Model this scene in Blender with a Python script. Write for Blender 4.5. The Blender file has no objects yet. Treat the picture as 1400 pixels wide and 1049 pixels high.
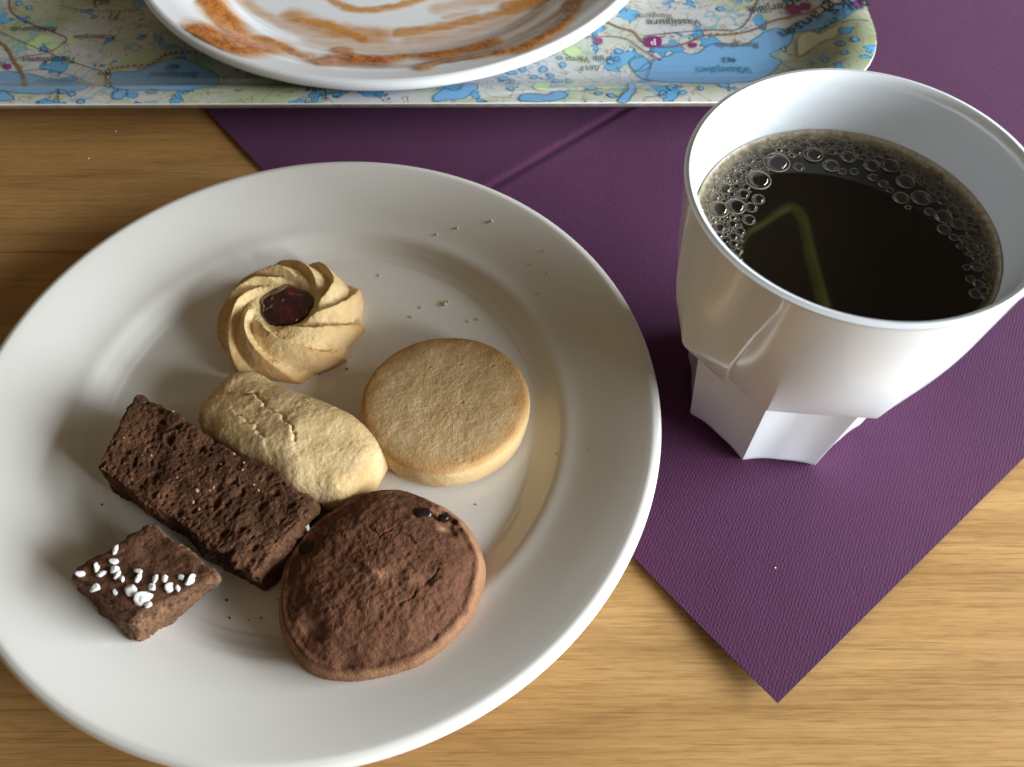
import bpy, math, random
import numpy as np
from mathutils import Matrix, Vector

random.seed(7)
RNG = np.random.default_rng(7)
scene = bpy.context.scene
COL = scene.collection

# ------------------------------------------------------------------ camera
FPX, PITCH, ROLL, CAMZ = 1183.0, math.radians(56.82), math.radians(-0.18), 0.242
IW, IH = 1400.0, 1049.0
_f = np.array([0, math.cos(PITCH), -math.sin(PITCH)])
_r = np.array([1.0, 0, 0]); _u = np.cross(_r, _f)
_cr, _sr = math.cos(ROLL), math.sin(ROLL)
CR = _cr * _r + _sr * _u
CU = -_sr * _r + _cr * _u
cam_d = bpy.data.cameras.new('camera')
cam = bpy.data.objects.new('camera', cam_d); COL.objects.link(cam)
cam.matrix_world = Matrix(((CR[0], CU[0], -_f[0], 0), (CR[1], CU[1], -_f[1], 0),
                           (CR[2], CU[2], -_f[2], CAMZ), (0, 0, 0, 1)))
cam_d.sensor_width = 36; cam_d.sensor_fit = 'HORIZONTAL'; cam_d.lens = FPX / IW * 36
cam_d.clip_start = 0.01; cam_d.clip_end = 50
cam_d.dof.use_dof = True; cam_d.dof.focus_distance = 0.262; cam_d.dof.aperture_fstop = 17
scene.camera = cam

# ------------------------------------------------------------------ light
world = bpy.data.worlds.new('World'); scene.world = world; world.use_nodes = True
bg = world.node_tree.nodes['Background']
bg.inputs['Color'].default_value = (1.0, 0.78, 0.50, 1); bg.inputs['Strength'].default_value = 0.13

def window_lamp(name, loc, target, sx, sy, power, col):
    d = bpy.data.lights.new(name, 'AREA'); d.shape = 'RECTANGLE'; d.size = sx; d.size_y = sy
    d.energy = power; d.color = col
    o = bpy.data.objects.new(name, d); COL.objects.link(o); o.location = loc
    o.rotation_euler = (Vector(target) - Vector(loc)).to_track_quat('-Z', 'Y').to_euler()
    return o
window_lamp('window_light', (1.05, -0.08, 0.335), (0.02, 0.15, 0.0), 1.15, 0.52, 48, (0.86, 0.94, 1.0))

vs = scene.view_settings
vs.view_transform = 'Standard'; vs.look = 'None'; vs.exposure = 0.04; vs.gamma = 1; vs.use_curve_mapping = False
scene.render.engine = 'CYCLES'

# ------------------------------------------------------------------ helpers
def at(px, py, z):
    """point of the photograph's pixel on the horizontal plane at height z"""
    d = (px - IW / 2) / FPX * CR - (py - IH / 2) / FPX * CU + _f
    t = (z - CAMZ) / d[2]
    return np.array([d[0] * t, d[1] * t, z])

def tag(o, label=None, cat=None, group=None, kind=None):
    if label: o['label'] = label
    if cat: o['category'] = cat
    if group: o['group'] = group
    if kind: o['kind'] = kind
    return o

def empty(name, loc=(0, 0, 0)):
    o = bpy.data.objects.new(name, None); COL.objects.link(o); o.location = loc
    o.empty_display_size = 0.01
    return o

def link(name, me, mat=None, parent=None, loc=None):
    o = bpy.data.objects.new(name, me); COL.objects.link(o)
    if mat is not None and not me.materials: me.materials.append(mat)
    if parent is not None: o.parent = parent
    if loc is not None: o.location = loc
    return o

def mk(name, V, F, mat, parent=None, smooth=True, attrs=None, loc=None):
    me = bpy.data.meshes.new(name)
    V = np.asarray(V, float)
    me.from_pydata(V.tolist(), [], F if isinstance(F, list) else F.tolist())
    if smooth: me.polygons.foreach_set('use_smooth', np.ones(len(me.polygons), bool))
    for k, a in (attrs or {}).items():
        at_ = me.attributes.new(k, 'FLOAT', 'POINT'); at_.data.foreach_set('value', np.asarray(a, np.float32))
    me.update()
    return link(name, me, mat, parent, loc)

def ring_faces(nr, n, closed=True):
    i = np.arange(nr - 1)[:, None]; j = np.arange(n if closed else n - 1)[None, :]
    j2 = (j + 1) % n
    return np.stack([i * n + j, i * n + j2, (i + 1) * n + j2, (i + 1) * n + j], -1).reshape(-1, 4)

def grid_faces(nx, ny):
    i = np.arange(nx - 1)[:, None]; j = np.arange(ny - 1)[None, :]
    return np.stack([i * ny + j, (i + 1) * ny + j, (i + 1) * ny + j + 1, i * ny + j + 1], -1).reshape(-1, 4)

def smooth_poly(P, n, closed=False):
    """Catmull-Rom through points"""
    P = np.asarray(P, float); m = len(P); out = []
    segs = m if closed else m - 1
    for s in range(segs):
        p = [P[(s + k) % m] if closed else P[min(max(s + k, 0), m - 1)] for k in (-1, 0, 1, 2)]
        for t in np.arange(n) / n:
            out.append(.5 * (2 * p[1] + (p[2] - p[0]) * t + (2 * p[0] - 5 * p[1] + 4 * p[2] - p[3]) * t * t
                             + (3 * p[1] - p[0] - 3 * p[2] + p[3]) * t ** 3))
    if not closed: out.append(P[-1])
    return np.array(out)

def lathe(prof, n=160):
    prof = np.asarray(prof, float); t = np.linspace(0, 2 * np.pi, n, endpoint=False)
    V = np.stack([prof[:, 0, None] * np.cos(t), prof[:, 0, None] * np.sin(t), np.repeat(prof[:, 1, None], n, 1)], -1).reshape(-1, 3)
    return V, ring_faces(len(prof), n)

def resample(P, n, sx=1.0):
    P = np.asarray(P, float); d = np.hypot(np.diff(P[:, 0]) * sx, np.diff(P[:, 1])); a = np.concatenate([[0], np.cumsum(d)]); t = np.linspace(0, a[-1], n)
    return np.stack([np.interp(t, a, P[:, 0]), np.interp(t, a, P[:, 1])], 1)

def ss(a, b, x):
    t = np.clip((x - a) / (b - a), 0, 1); return t * t * (3 - 2 * t)

def _hash(i, j, k, s):
    h = (i.astype(np.int64) * 374761393 + j.astype(np.int64) * 668265263 + k.astype(np.int64) * 2147483647 + s * 974711) & 0xFFFFFFFF
    h = ((h ^ (h >> 13)) * 1274126177) & 0xFFFFFFFF
    h = ((h ^ (h >> 16)) * 2246822519) & 0xFFFFFFFF
    return ((h ^ (h >> 15)) & 0xFFFFFF) / float(0xFFFFFF)

def vnoise(P, s=0):
    P = np.asarray(P, float); I = np.floor(P); f = P - I; f = f * f * (3 - 2 * f); I = I.astype(np.int64)
    r = 0
    for a in (0, 1):
        for b in (0, 1):
            for c in (0, 1):
                w = (f[:, 0] if a else 1 - f[:, 0]) * (f[:, 1] if b else 1 - f[:, 1]) * (f[:, 2] if c else 1 - f[:, 2])
                r = r + w * _hash(I[:, 0] + a, I[:, 1] + b, I[:, 2] + c, s)
    return r * 2 - 1

def fbm(P, o=4, s=0):
    r = 0; a = 1.0; P = np.asarray(P, float)
    for k in range(o):
        r = r + a * vnoise(P * 2 ** k + 17.3 * k, s + k); a *= .55
    return r

def worley(P, s=0):
    P = np.asarray(P, float); I = np.floor(P).astype(np.int64); best = np.full(len(P), 9.0); rid = np.zeros(len(P))
    for a in (-1, 0, 1):
        for b in (-1, 0, 1):
            for c in (-1, 0, 1):
                J = I + (a, b, c)
                q = np.stack([_hash(J[:, 0], J[:, 1], J[:, 2], s + m) for m in (1, 2, 3)], 1)
                d = np.linalg.norm(J + q - P, axis=1)
                h = _hash(J[:, 0], J[:, 1], J[:, 2], s + 4)
                m = d < best
                best = np.where(m, d, best); rid = np.where(m, h, rid)
    return best, rid

# ------------------------------------------------------------------ node material kit
class M:
    def __init__(s, name, rough=.5, spec=.5, col=(.8, .8, .8), **kw):
        s.m = bpy.data.materials.new(name); s.m.use_nodes = True
        s.nt = s.m.node_tree; s.b = s.nt.nodes['Principled BSDF']; s.out = s.nt.nodes['Material Output']
        s.set('Roughness', rough); s.set('Specular IOR Level', spec); s.set('Base Color', (*col, 1))
        for k, v in kw.items(): s.set(k, v)
    def set(s, k, v):
        if hasattr(v, 'is_linked'): s.nt.links.new(v, s.b.inputs[k])
        else: s.b.inputs[k].default_value = v
    def n(s, t, ins=None, **props):
        nd = s.nt.nodes.new(t)
        for k, v in props.items(): setattr(nd, k, v)
        for k, v in (ins or {}).items():
            if hasattr(v, 'is_linked'): s.nt.links.new(v, nd.inputs[k])
            else: nd.inputs[k].default_value = v
        return nd
    def coord(s, scale=(1, 1, 1), loc=(0, 0, 0), rot=(0, 0, 0), which='Object'):
        c = s.n('ShaderNodeTexCoord').outputs[which]
        return s.n('ShaderNodeMapping', {'Vector': c, 'Scale': scale, 'Location': loc, 'Rotation': rot}).outputs[0]
    def noise(s, vec, scale, detail=4, rough=.55, dist=0.0, out='Fac'):
        return s.n('ShaderNodeTexNoise', {'Vector': vec, 'Scale': scale, 'Detail': detail, 'Roughness': rough, 'Distortion': dist}).outputs[out]
    def ramp(s, fac, stops, interp='LINEAR'):
        nd = s.n('ShaderNodeValToRGB', {'Fac': fac}); r = nd.color_ramp; r.interpolation = interp
        while len(r.elements) < len(stops): r.elements.new(.5)
        for e, (p, c) in zip(r.elements, stops):
            e.position = p; e.color = (*c, 1) if len(c) == 3 else c
        return nd.outputs['Color']
    def mix(s, fac, a, b, mode='MIX'):
        nd = s.n('ShaderNodeMix', data_type='RGBA', blend_type=mode)
        for k, v in ((0, fac), (6, a), (7, b)):
            if hasattr(v, 'is_linked'): s.nt.links.new(v, nd.inputs[k])
            else: nd.inputs[k].default_value = (*v, 1) if isinstance(v, tuple) and len(v) == 3 else v
        return nd.outputs[2]
    def math(s, op, a, b=0.0, c=0.0):
        nd = s.n('ShaderNodeMath', operation=op)
        for k, v in ((0, a), (1, b), (2, c)):
            if hasattr(v, 'is_linked'): s.nt.links.new(v, nd.inputs[k])
            else: nd.inputs[k].default_value = v
        return nd.outputs[0]
    def attr(s, name): return s.n('ShaderNodeAttribute', attribute_name=name).outputs['Fac']
    def bump(s, h, strength=.3, dist=.001, normal=None):
        ins = {'Height': h, 'Strength': strength, 'Distance': dist}
        if normal is not None: ins['Normal'] = normal
        o = s.n('ShaderNodeBump', ins).outputs[0]; s.set('Normal', o); return o

# ------------------------------------------------------------------ table
def wood_mat():
    m = M('oak_veneer', rough=.42, spec=.35)
    oi = m.n('ShaderNodeObjectInfo')
    rnd = m.math('MULTIPLY', oi.outputs['Random'], 7.0)
    c = m.n('ShaderNodeTexCoord').outputs['Object']
    off = m.n('ShaderNodeCombineXYZ', {'X': rnd, 'Y': rnd, 'Z': 0.0}).outputs[0]
    c = m.n('ShaderNodeVectorMath', {0: c, 1: off}, operation='ADD').outputs[0]
    def mp(sx, sy): return m.n('ShaderNodeMapping', {'Vector': c, 'Scale': (sx, sy, 1)}).outputs[0]
    warp = m.noise(mp(3.0, 9.0), 1.0, 3, .5)
    ring = m.math('ADD', m.math('MULTIPLY', m.n('ShaderNodeSeparateXYZ', {0: c}).outputs[1], 80.0), m.math('MULTIPLY', warp, 16.0))
    rg = m.math('PINGPONG', ring, 1.0)
    rg = m.math('POWER', rg, 1.6)
    broad = m.noise(mp(4.0, 22.0), 1.0, 4, .55)
    fine = m.noise(mp(13.0, 640.0), 1.0, 5, .68)
    pore = m.noise(mp(34.0, 1250.0), 1.0, 2, .5)
    g2 = m.noise(mp(110.0, 1500.0), 1.0, 3, .6)
    base = m.ramp(broad, [(.30, (.37, .190, .060)), (.55, (.49, .280, .100)), (.75, (.58, .355, .140))])
    col = m.mix(m.math('MULTIPLY', rg, .45), base, (.27, .140, .046))
    f2 = m.ramp(fine, [(.36, (.80, .76, .70)), (.47, (.97, .96, .95)), (.56, (1.03, 1.03, 1.04)), (.66, (1.09, 1.10, 1.12))])
    col = m.mix(1.0, col, f2, 'MULTIPLY')
    col = m.mix(1.0, col, m.ramp(g2, [(.30, (.80, .77, .73)), (.50, (1, 1, 1)), (.70, (1.10, 1.10, 1.11))]), 'MULTIPLY')
    pr = m.ramp(pore, [(.30, (1, 1, 1)), (.40, (0, 0, 0))])
    col = m.mix(m.math('MULTIPLY', m.n('ShaderNodeRGBToBW', {0: pr}).outputs[0], .5), col, (.20, .10, .034))
    m.set('Base Color', col)
    m.set('Roughness', m.math('MULTIPLY_ADD', fine, .22, .30))
    m.bump(m.math('SUBTRACT', fine, m.n('ShaderNodeRGBToBW', {0: pr}).outputs[0]), .22, .0003)
    return m.m
WOOD = wood_mat()
table = empty('table_top'); tag(table, 'warm oak wood table top with horizontal grain', 'table', kind='structure')
YJ = float(at(50, 344, 0)[1])
def plank(y0, y1, x0=-.62, x1=.62, t=.022):
    g = .00012; bev = .0005
    y0 += g; y1 -= g
    yy = [(y0, -t), (y0, -bev), (y0 + bev, 0), (y1 - bev, 0), (y1, -bev), (y1, -t)]
    yc = (y0 + y1) / 2
    V = [(x, y - yc, z) for x in (x0, x1) for y, z in yy]
    F = [(i, i + 1, i + 7, i + 6) for i in range(5)] + [(5, 0, 6, 11), (0, 1, 2, 3, 4, 5), (11, 10, 9, 8, 7, 6)]
    return mk('plank', V, [tuple(reversed(f)) for f in F], WOOD, table, smooth=False, loc=(0, yc, 0))
for a, b in ((YJ + .17, YJ + .34), (YJ, YJ + .17), (YJ - .36, YJ)):
    plank(a, b)

# ------------------------------------------------------------------ napkin
def napkin():
    m = M('purple_paper_napkin', rough=.75, spec=.22)
    c = m.coord(rot=(0, 0, math.radians(0)))
    # embossed rows of short dashes
    sx = m.n('ShaderNodeSeparateXYZ', {0: c}); wob = m.noise(c, 260, 2, .5)
    wx = m.math('SINE', m.math('ADD', m.math('MULTIPLY', sx.outputs[0], 2 * math.pi / .00110), m.math('MULTIPLY', wob, 16.0)))
    wy = m.math('SINE', m.math('ADD', m.math('MULTIPLY', sx.outputs[1], 2 * math.pi / .00215), m.math('MULTIPLY', wob, 11.0)))
    w = m.math('MULTIPLY', wx, wy)
    n1 = m.noise(c, 1700, 3, .6); n2 = m.noise(c, 14, 3, .5); n3 = m.noise(c, 420, 2, .5)
    col = m.ramp(n2, [(.3, (.060, .0128, .044)), (.7, (.075, .0172, .055))])
    col = m.mix(m.math('MULTIPLY', n1, .40), col, (.115, .034, .105))
    sp = m.ramp(m.noise(c, 900, 1, .4), [(.80, (0, 0, 0)), (.83, (1, 1, 1))])
    col = m.mix(m.math('MULTIPLY', m.n('ShaderNodeRGBToBW', {0: sp}).outputs[0], .35), col, (.24, .14, .23))
    m.set('Base Color', col)
    m.set('Sheen Weight', .16); m.set('Sheen Roughness', .45); m.set('Sheen Tint', (.85, .6, .85, 1))
    h = m.math('ADD', m.math('MULTIPLY', w, .22), m.math('ADD', m.math('MULTIPLY', n1, .85), m.math('MULTIPLY', n3, .25)))
    m.bump(h, .50, .00032)
    N = 321; L = .40
    u = np.linspace(0, L, N); A, B = np.meshgrid(u, u, indexing='ij'); a = A.ravel(); b = B.ravel()
    z = np.full(a.shape, .0011)
    z += (.0004 * np.exp(-((b - .2) / .0060) ** 2) - .0010 * np.exp(-((b - .2) / .0016) ** 2)) * ss(.0, .03, a)          # centre crease
    z += .0034 * np.exp(-((a + b) / .030) ** 1.3)                            # lifted corner
    P = np.stack([a, b, 0 * a], 1)
    z += .00018 * fbm(P * 28, 3, 5)
    # keep it pressed flat under the plate, cup and tray
    r = math.radians(39.4); ca, sa = math.cos(r), math.sin(r)
    C = at(1063, 962, .004)
    X = C[0] + a * ca - b * sa; Y = C[1] + a * sa + b * ca
    for (x, y, rr) in ((PLC[0], PLC[1], .080), (CUPC[0], CUPC[1], .034)):
        k = ss(rr, rr + .018, np.hypot(X - x, Y - y)); z = .0011 + (z - .0011) * k
    k = 1 - ss(TRY - .004, TRY + .012, Y); z = np.maximum(z, .00045)
    V = np.stack([X, Y, z], 1) - (C[0], C[1], 0)
    o = mk('napkin', V, grid_faces(N, N), m.m, loc=(C[0], C[1], 0))
    s = o.modifiers.new('thickness', 'SOLIDIFY'); s.thickness = .0003; s.offset = -1
    e = o.modifiers.new('crisp_edge', 'EDGE_SPLIT'); e.split_angle = math.radians(50)
    tag(o, 'dark purple paper napkin lying diagonally under the cup and plate', 'napkin')
PLC = np.array([-.0602, .1401]); CUPC = np.array([.0852, .1534]); TRY = .281
NAPZ = .0012
napkin()

# ------------------------------------------------------------------ white china
def china(name, col, rough=.12):
    m = M(name, rough=rough, spec=.5, col=col)
    m.set('Coat Weight', .25); m.set('Coat Roughness', .06)
    n = m.noise(m.coord(), 60, 2, .5)
    m.set('Roughness', m.math('MULTIPLY_ADD', n, .10, rough))
    m.bump(m.noise(m.coord(), 35, 2, .5), .05, .0008)
    return m.m
PORC = china('cream_china', (.78, .75, .695), .08)
CUPM = china('white_porcelain', (.83, .86, .89), .10)
PORC2 = china('cool_white_china', (.84, .85, .86), .14)

def arc_pts(P, n):
    return smooth_poly(P, n)

def plate_profile(R, zr, rw, zf, foot):
    """inner surface from centre out, lip, then underside back to centre (r, z)"""
    top = [(0.0001, zf), (rw * .45, zf), (rw * .86, zf + .0003), (rw * .945, zf + .0012), (rw * 1.0, zf + .0036),
           (rw * 1.045, zf + .0056), (rw * 1.12, zf + .0072), (rw + (R - rw) * .62, zr - .0030), (R - .0056, zr - .0008), (R - .0032, zr - .0001)]
    top = smooth_poly(top, 8)
    lip = smooth_poly([(R - .0024, zr), (R - .0010, zr - .0004), (R - .0002, zr - .0014), (R, zr - .0026), (R - .0006, zr - .0038), (R - .0022, zr - .0046)], 4)
    und = [(R - .012, zr - .0085), (rw * 1.1, zf + .0022), (foot + .004, .0022), (foot + .0012, .0003), (foot, 0), (foot - .003, 0.0), (foot - .004, .0022), (.0001, .0022)]
    return np.concatenate([top, lip, smooth_poly(und, 4)])

def prof_z(prof, r):
    k = np.argmax(prof[:, 0]); return np.interp(r, prof[:k + 1, 0], prof[:k + 1, 1])

PZ = NAPZ
PROF1 = plate_profile(.1055, .019 - PZ, .0735, .0036, .056)
V, F = lathe(PROF1, 220)
plate = mk('dessert_plate', V, F[:, ::-1], PORC, loc=(PLC[0], PLC[1], PZ))
tag(plate, 'cream white round plate holding the six cookies and cakes', 'plate')
FLOOR = PZ + .0036
def plate_z(x, y): return PZ + prof_z(PROF1, np.hypot(x - PLC[0], y - PLC[1]))

# ------------------------------------------------------------------ cup
RIMZ = .0948
def cup():
    root = empty('coffee_cup', (CUPC[0], CUPC[1], NAPZ)); tag(root, 'white handleless porcelain cup with faceted foot, filled with black coffee', 'cup')
    n = 960
    th = np.linspace(-np.pi, np.pi, n, endpoint=False); deg = np.degrees(th)
    zb = RIMZ - NAPZ
    ZO = .0435
    # vertical stations: foot, sharp step, body
    zs = np.concatenate([np.linspace(0, .040, 22), np.linspace(.0405, .0475, 30), np.linspace(.049, .088, 36), [.0895, .0905, .0915, .0922]])
    bz = np.array([.030, .0435, .046, .050, .055, .062, .070, .080, .090, .0948])
    br = np.array([36.6, 37.7, 38.3, 39.0, 39.7, 40.4, 41.1, 42.0, 42.9, 43.3]) / 1000
    Rb = np.interp(zs, bz, br)
    rot = -117.5
    fr = ((deg - rot) / 45.0) % 1.0                    # 0..1 across a facet, 0 = corner
    phi = np.radians((fr - .5) * 45)
    octo = np.cos(np.radians(22.5)) / np.cos(phi)      # polygon of unit corner radius
    V = []
    # raised panel on the left
    for z, rb in zip(zs, Rb):
        zz = np.full(n, z)
        k_oct = np.clip(1 - (zz - .0435) / .026, 0, 1) ** 2                   # facets melt into the round body
        body = rb * (1 + (octo ** 1.0 - 1) * k_oct * .95)
        # left raised panel with a crease on its right edge
        eb = np.interp(z, [.0435, .060, .075, .088], [-138.5, -135.0, -131.0, -126.5])
        ea = np.interp(z, [.0435, .055, .088], [-166, -178, -180])
        amp = .0012 * (1 - ss(.055, .090, zz)) + .0003
        pan = ss(ea - 2, ea + 6, deg) * (1 - ss(eb - .25, eb + .25, deg))
        body = body + amp * pan - .00015 * (1 - ss(.045, .085, zz)) * ss(eb - .5, eb + .8, deg) * (1 - ss(eb + 4, eb + 20, deg))
        # foot
        t = np.clip(z / ZO, 0, 1)
        rc = .0290 + .0046 * t
        rm = .0262 + .0026 * t
        bow = np.clip(np.sin(np.pi * np.clip(fr, 0, 1)), 0, 1)
        sk = np.clip(fr / .42, 0, 1) * (fr < .42) + np.clip((1 - fr) / .58, 0, 1) * (fr >= .42)
        sk = sk * sk * (3 - 2 * sk)
        wgt = .55 * bow + .45 * sk
        foot = rc * octo * (1 - wgt) + rm * wgt
        foot = np.minimum(foot, rc * octo)
        # width of the transition: sharp overhang, but soft on the part right of the raised panel
        soft = ss(-139.5, -133, deg) * (1 - ss(-131, -119, deg))
        wd = .0007 + .011 * soft
        zc = ZO + .0 * deg - .004 * soft
        k = ss(0, 1, (z - (zc - wd / 2)) / wd)
        r = foot * (1 - k) + body * k
        if z < .0012: r = r - .0012 * (1 - z / .0012) ** 2
        lift = .0011 * wgt * (1 - ss(0, .006, zz))        # arched bottom edge between feet
        V.append(np.stack([r * np.cos(th), r * np.sin(th), zz + lift], 1))
    # rounded lip and inside wall
    ro = br[-1] + .0003
    inner = [(ro - .0001, .0932), (ro - .0006, zb - .0003), (ro - .0013, zb), (ro - .0021, zb - .0003), (ro - .0027, zb - .0012),
             (ro - .0030, zb - .003), (.0400, .084), (.0388, .078), (.0376, .072), (.0362, .064), (.0335, .056), (.0285, .048), (.0240, .040), (.0215, .025), (.019, .013), (.012, .010), (.0001, .0095)]
    for r, z in inner:
        V.append(np.stack([r * np.cos(th), r * np.sin(th), np.full(n, z)], 1))
    # underside closes with a single ring
    base = V[0].copy(); base[:, :2] *= .8; base[:, 2] = .0018
    base2 = base.copy(); base2[:, :2] *= .01
    V = [base2, base] + V
    nr = len(V)
    body = mk('cup_body', np.concatenate(V), ring_faces(nr, n), CUPM, root)
    body.data.set_sharp_from_angle(angle=math.radians(38))
    return root
cup()

# ------------------------------------------------------------------ coffee with bubbles
COFZ = .0768
def coffee():
    m = M('black_coffee', rough=.03, spec=.5, col=(.0045, .0028, .0018)); m.set('IOR', 1.33)
    R = float(np.interp(COFZ - NAPZ, [.072, .078, .084], [.0376, .0388, .0400])) - .00005
    root = empty('coffee', (CUPC[0], CUPC[1], COFZ)); tag(root, 'black coffee ringed by pale brown foam bubbles inside the white cup', 'coffee')
    prof = [(.0001, 0), (R * .5, 0), (R - .0022, 0), (R - .0010, .0002), (R - .0003, .0007), (R, .0013)]
    V, F = lathe(smooth_poly(prof, 3), 128)
    m.set('Base Color', m.mix(m.attr('shallow'), (.0095, .0060, .0040), (.20, .155, .075)))
    t = mk('coffee_surface', V, F[:, ::-1], m.m, root, attrs={'shallow': ss(R - .0022, R, np.hypot(V[:, 0], V[:, 1])) ** 1.3})
    # thin tan film hugging the wall
    fm = M('coffee_foam_film', rough=.25, spec=.5, col=(.36, .29, .16)); fm.set('IOR', 1.33)
    # bubble materials
    b = M('bubble_film', rough=.02); nt = b.nt
    fr = b.n('ShaderNodeFresnel', {'IOR': 1.30}).outputs[0]
    gl = b.n('ShaderNodeBsdfGlossy', {'Roughness': .03, 'Color': (1, 1, 1, 1)}).outputs[0]
    tr = b.n('ShaderNodeBsdfTransparent', {'Color': (.97, .95, .90, 1)}).outputs[0]
    lw = b.n('ShaderNodeLayerWeight', {'Blend': .12}).outputs['Facing']
    df = b.n('ShaderNodeBsdfDiffuse', {'Color': (.46, .36, .22, 1)}).outputs[0]
    a = b.n('ShaderNodeMixShader', {0: b.math('MULTIPLY', b.math('POWER', lw, 2.5), .45), 1: tr, 2: df}).outputs[0]
    c = b.n('ShaderNodeMixShader', {0: b.math('MULTIPLY_ADD', fr, .65, .035), 1: a, 2: gl}).outputs[0]
    nt.links.new(c, b.out.inputs['Surface'])
    rg = M('bubble_rim', rough=.3, col=(.42, .34, .23))
    # shared meshes: dome and rim
    ph = np.linspace(np.radians(4), np.radians(84), 8); P = [(1.0 * np.sin(p), .72 * np.cos(p)) for p in ph]
    V, F = lathe(P, 24); V = np.concatenate([V, [(0, 0, .72)]]); F = F.tolist() + [(j, (j + 1) % 24, len(V) - 1) for j in range(24)]
    dome = mk('bubble', V, [tuple(reversed(f)) if len(f) == 4 else f for f in F], b.m, root)
    q = np.linspace(0, 2 * np.pi, 9)[:-1]; V, F = lathe([(1 + .032 * np.cos(x), .03 + .07 * np.sin(x)) for x in np.append(q, q[0])], 24)
    rim0 = mk('bubble_rim', V, F, rg.m, dome)
    big = [(1037, 246, 18), (1062, 222, 19), (1006, 282, 14), (982, 286, 15), (1009, 240, 8.5), (990, 257, 11), (1016, 265, 9), (1037, 272, 9),
           (1027, 283, 9), (1092, 228, 8), (1112, 211, 14), (1136, 226, 11.5), (1152, 234, 6), (1168, 234, 6.5), (1024, 300, 9), (1001, 306, 7),
           (1012, 316, 7), (1003, 333, 6), (984, 311, 8), (1047, 206, 15), (1089, 205, 10), (1024, 219, 8), (1007, 223, 6), (1007, 254, 5.5), (976, 269, 9),
           (1192, 226, 11.5), (1194, 242, 7), (1208, 251, 7), (1217, 259, 5), (1232, 270, 11), (1238, 248, 13), (1259, 270, 13.5), (1242, 283, 4),
           (1271, 289, 7), (1290, 296, 12), (1291, 313, 9), (1304, 324, 6), (1318, 327, 7), (1310, 306, 10), (1313, 336, 5), (1329, 338, 8), (1325, 347, 4),
           (1335, 352, 6), (1336, 364, 8), (1327, 381, 6), (1338, 388, 7), (1334, 401, 8), (1217, 226, 13), (1160, 214, 11), (1274, 270, 8), (1322, 365, 5), (1326, 396, 5)]
    placed = []
    def ok(x, y, r, tol=.80):
        if math.hypot(x, y) + r * .75 > R: return False
        return all((x - a) ** 2 + (y - bb) ** 2 > (tol * (r + c)) ** 2 for a, bb, c in placed)
    for px, py, r in big:
        w = at(px, py, COFZ + .0003) - (CUPC[0], CUPC[1], COFZ); rr = r * .000186
        d = math.hypot(w[0], w[1])
        if d + rr * .9 > R: w = w * ((R - rr * .9) / d)
        if ok(w[0], w[1], rr, .72): placed.append((w[0], w[1], rr))
    nbig = len(placed)
    def band(t):          # foam width by angle
        d = math.degrees(t)
        return np.interp(d % 360, [0, 20, 60, 100, 130, 160, 185, 205, 222, 235, 320, 345, 360], [.0062, .0075, .0085, .0085, .0105, .0125, .0120, .0085, .0030, 0, 0, .004, .0062])
    for tries, (lo, hi) in ((2600, (.0008, .0015)), (5000, (.0004, .0008)), (9000, (.00018, .0004))):
        for _ in range(tries):
            t = random.uniform(0, 2 * math.pi); bw = band(t)
            if bw < .0006: continue
            r = random.uniform(lo, hi); d = R - r * .8 - random.uniform(0, 1) ** 1.1 * bw * (1.0 if hi < .0008 else .86)
            x, y = d * math.cos(t), d * math.sin(t)
            if ok(x, y, r, .93): placed.append((x, y, r))
    # pale translucent froth along the wall
    nt2 = fm.nt; fm.set('Alpha', fm.math('MULTIPLY', fm.attr('froth'), fm.math('MULTIPLY_ADD', fm.noise(fm.coord(), 420, 4, .6), 1.1, .15)))
    fm.set('Base Color', fm.ramp(fm.noise(fm.coord(), 900, 3, .6), [(.3, (.34, .27, .16)), (.7, (.60, .53, .40))]))
    tt = np.linspace(0, 2 * np.pi, 128, endpoint=False); ks = np.linspace(0, 1, 9); VV = []; fa = []
    for k in ks:
        for t_ in tt:
            bw = max(band(t_), .0009) * .62; r_ = R - .00003 - bw * (1 - k); VV.append((r_ * math.cos(t_), r_ * math.sin(t_), .00035 + .0012 * max(0, (r_ - R + .0016) / .0016) ** 2)); fa.append(1.35 * k ** 1.7)
    tag(mk('froth_film', VV, ring_faces(9, 128)[:, ::-1], fm.m, root, attrs={'froth': fa}), kind='stuff')
    first = True
    small = []
    placed_s = sorted(placed, key=lambda p: -p[2])
    for i, (x, y, r) in enumerate(placed_s):
        if i < 150:
            o = dome if first else dome.copy()
            ri = rim0 if first else rim0.copy()
            if not first: COL.objects.link(o); COL.objects.link(ri); o.parent = root; ri.parent = o
            first = False
            o.location = (x, y, .0001); o.scale = (r, r, r * random.uniform(.8, 1.0)); o.rotation_euler.z = random.uniform(0, 6)
        else: small.append((x, y, r))
    # the tiny ones in one mesh
    P = [(np.sin(p), .75 * np.cos(p)) for p in np.radians([10, 45, 85])]
    vv, ff = lathe(P, 8); vv = np.concatenate([vv, [(0, 0, .75)]]); ff = [tuple(reversed(f)) for f in ff.tolist()] + [(j, (j + 1) % 8, len(vv) - 1) for j in range(8)]
    qq = np.linspace(0, 2 * np.pi, 5); v2, f2 = lathe([(1 + .13 * np.cos(x), .05 + .13 * np.sin(x)) for x in qq], 10)
    VV, FF, V2, F2 = [], [], [], []
    for x, y, r in small:
        a = len(VV) * len(vv); VV.append(vv * r + (x, y, .0001)); FF += [tuple(k + a for k in f) for f in ff]
        a = len(V2) * len(v2); V2.append(v2 * r + (x, y, .0001)); F2 += [tuple(k + a for k in f) for f in f2.tolist()]
    tag(mk('fine_bubbles', np.concatenate(VV), FF, b.m, root), kind='stuff')
    tag(mk('fine_bubble_rims', np.concatenate(V2), F2, rg.m, root), kind='stuff')
coffee()

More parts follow.
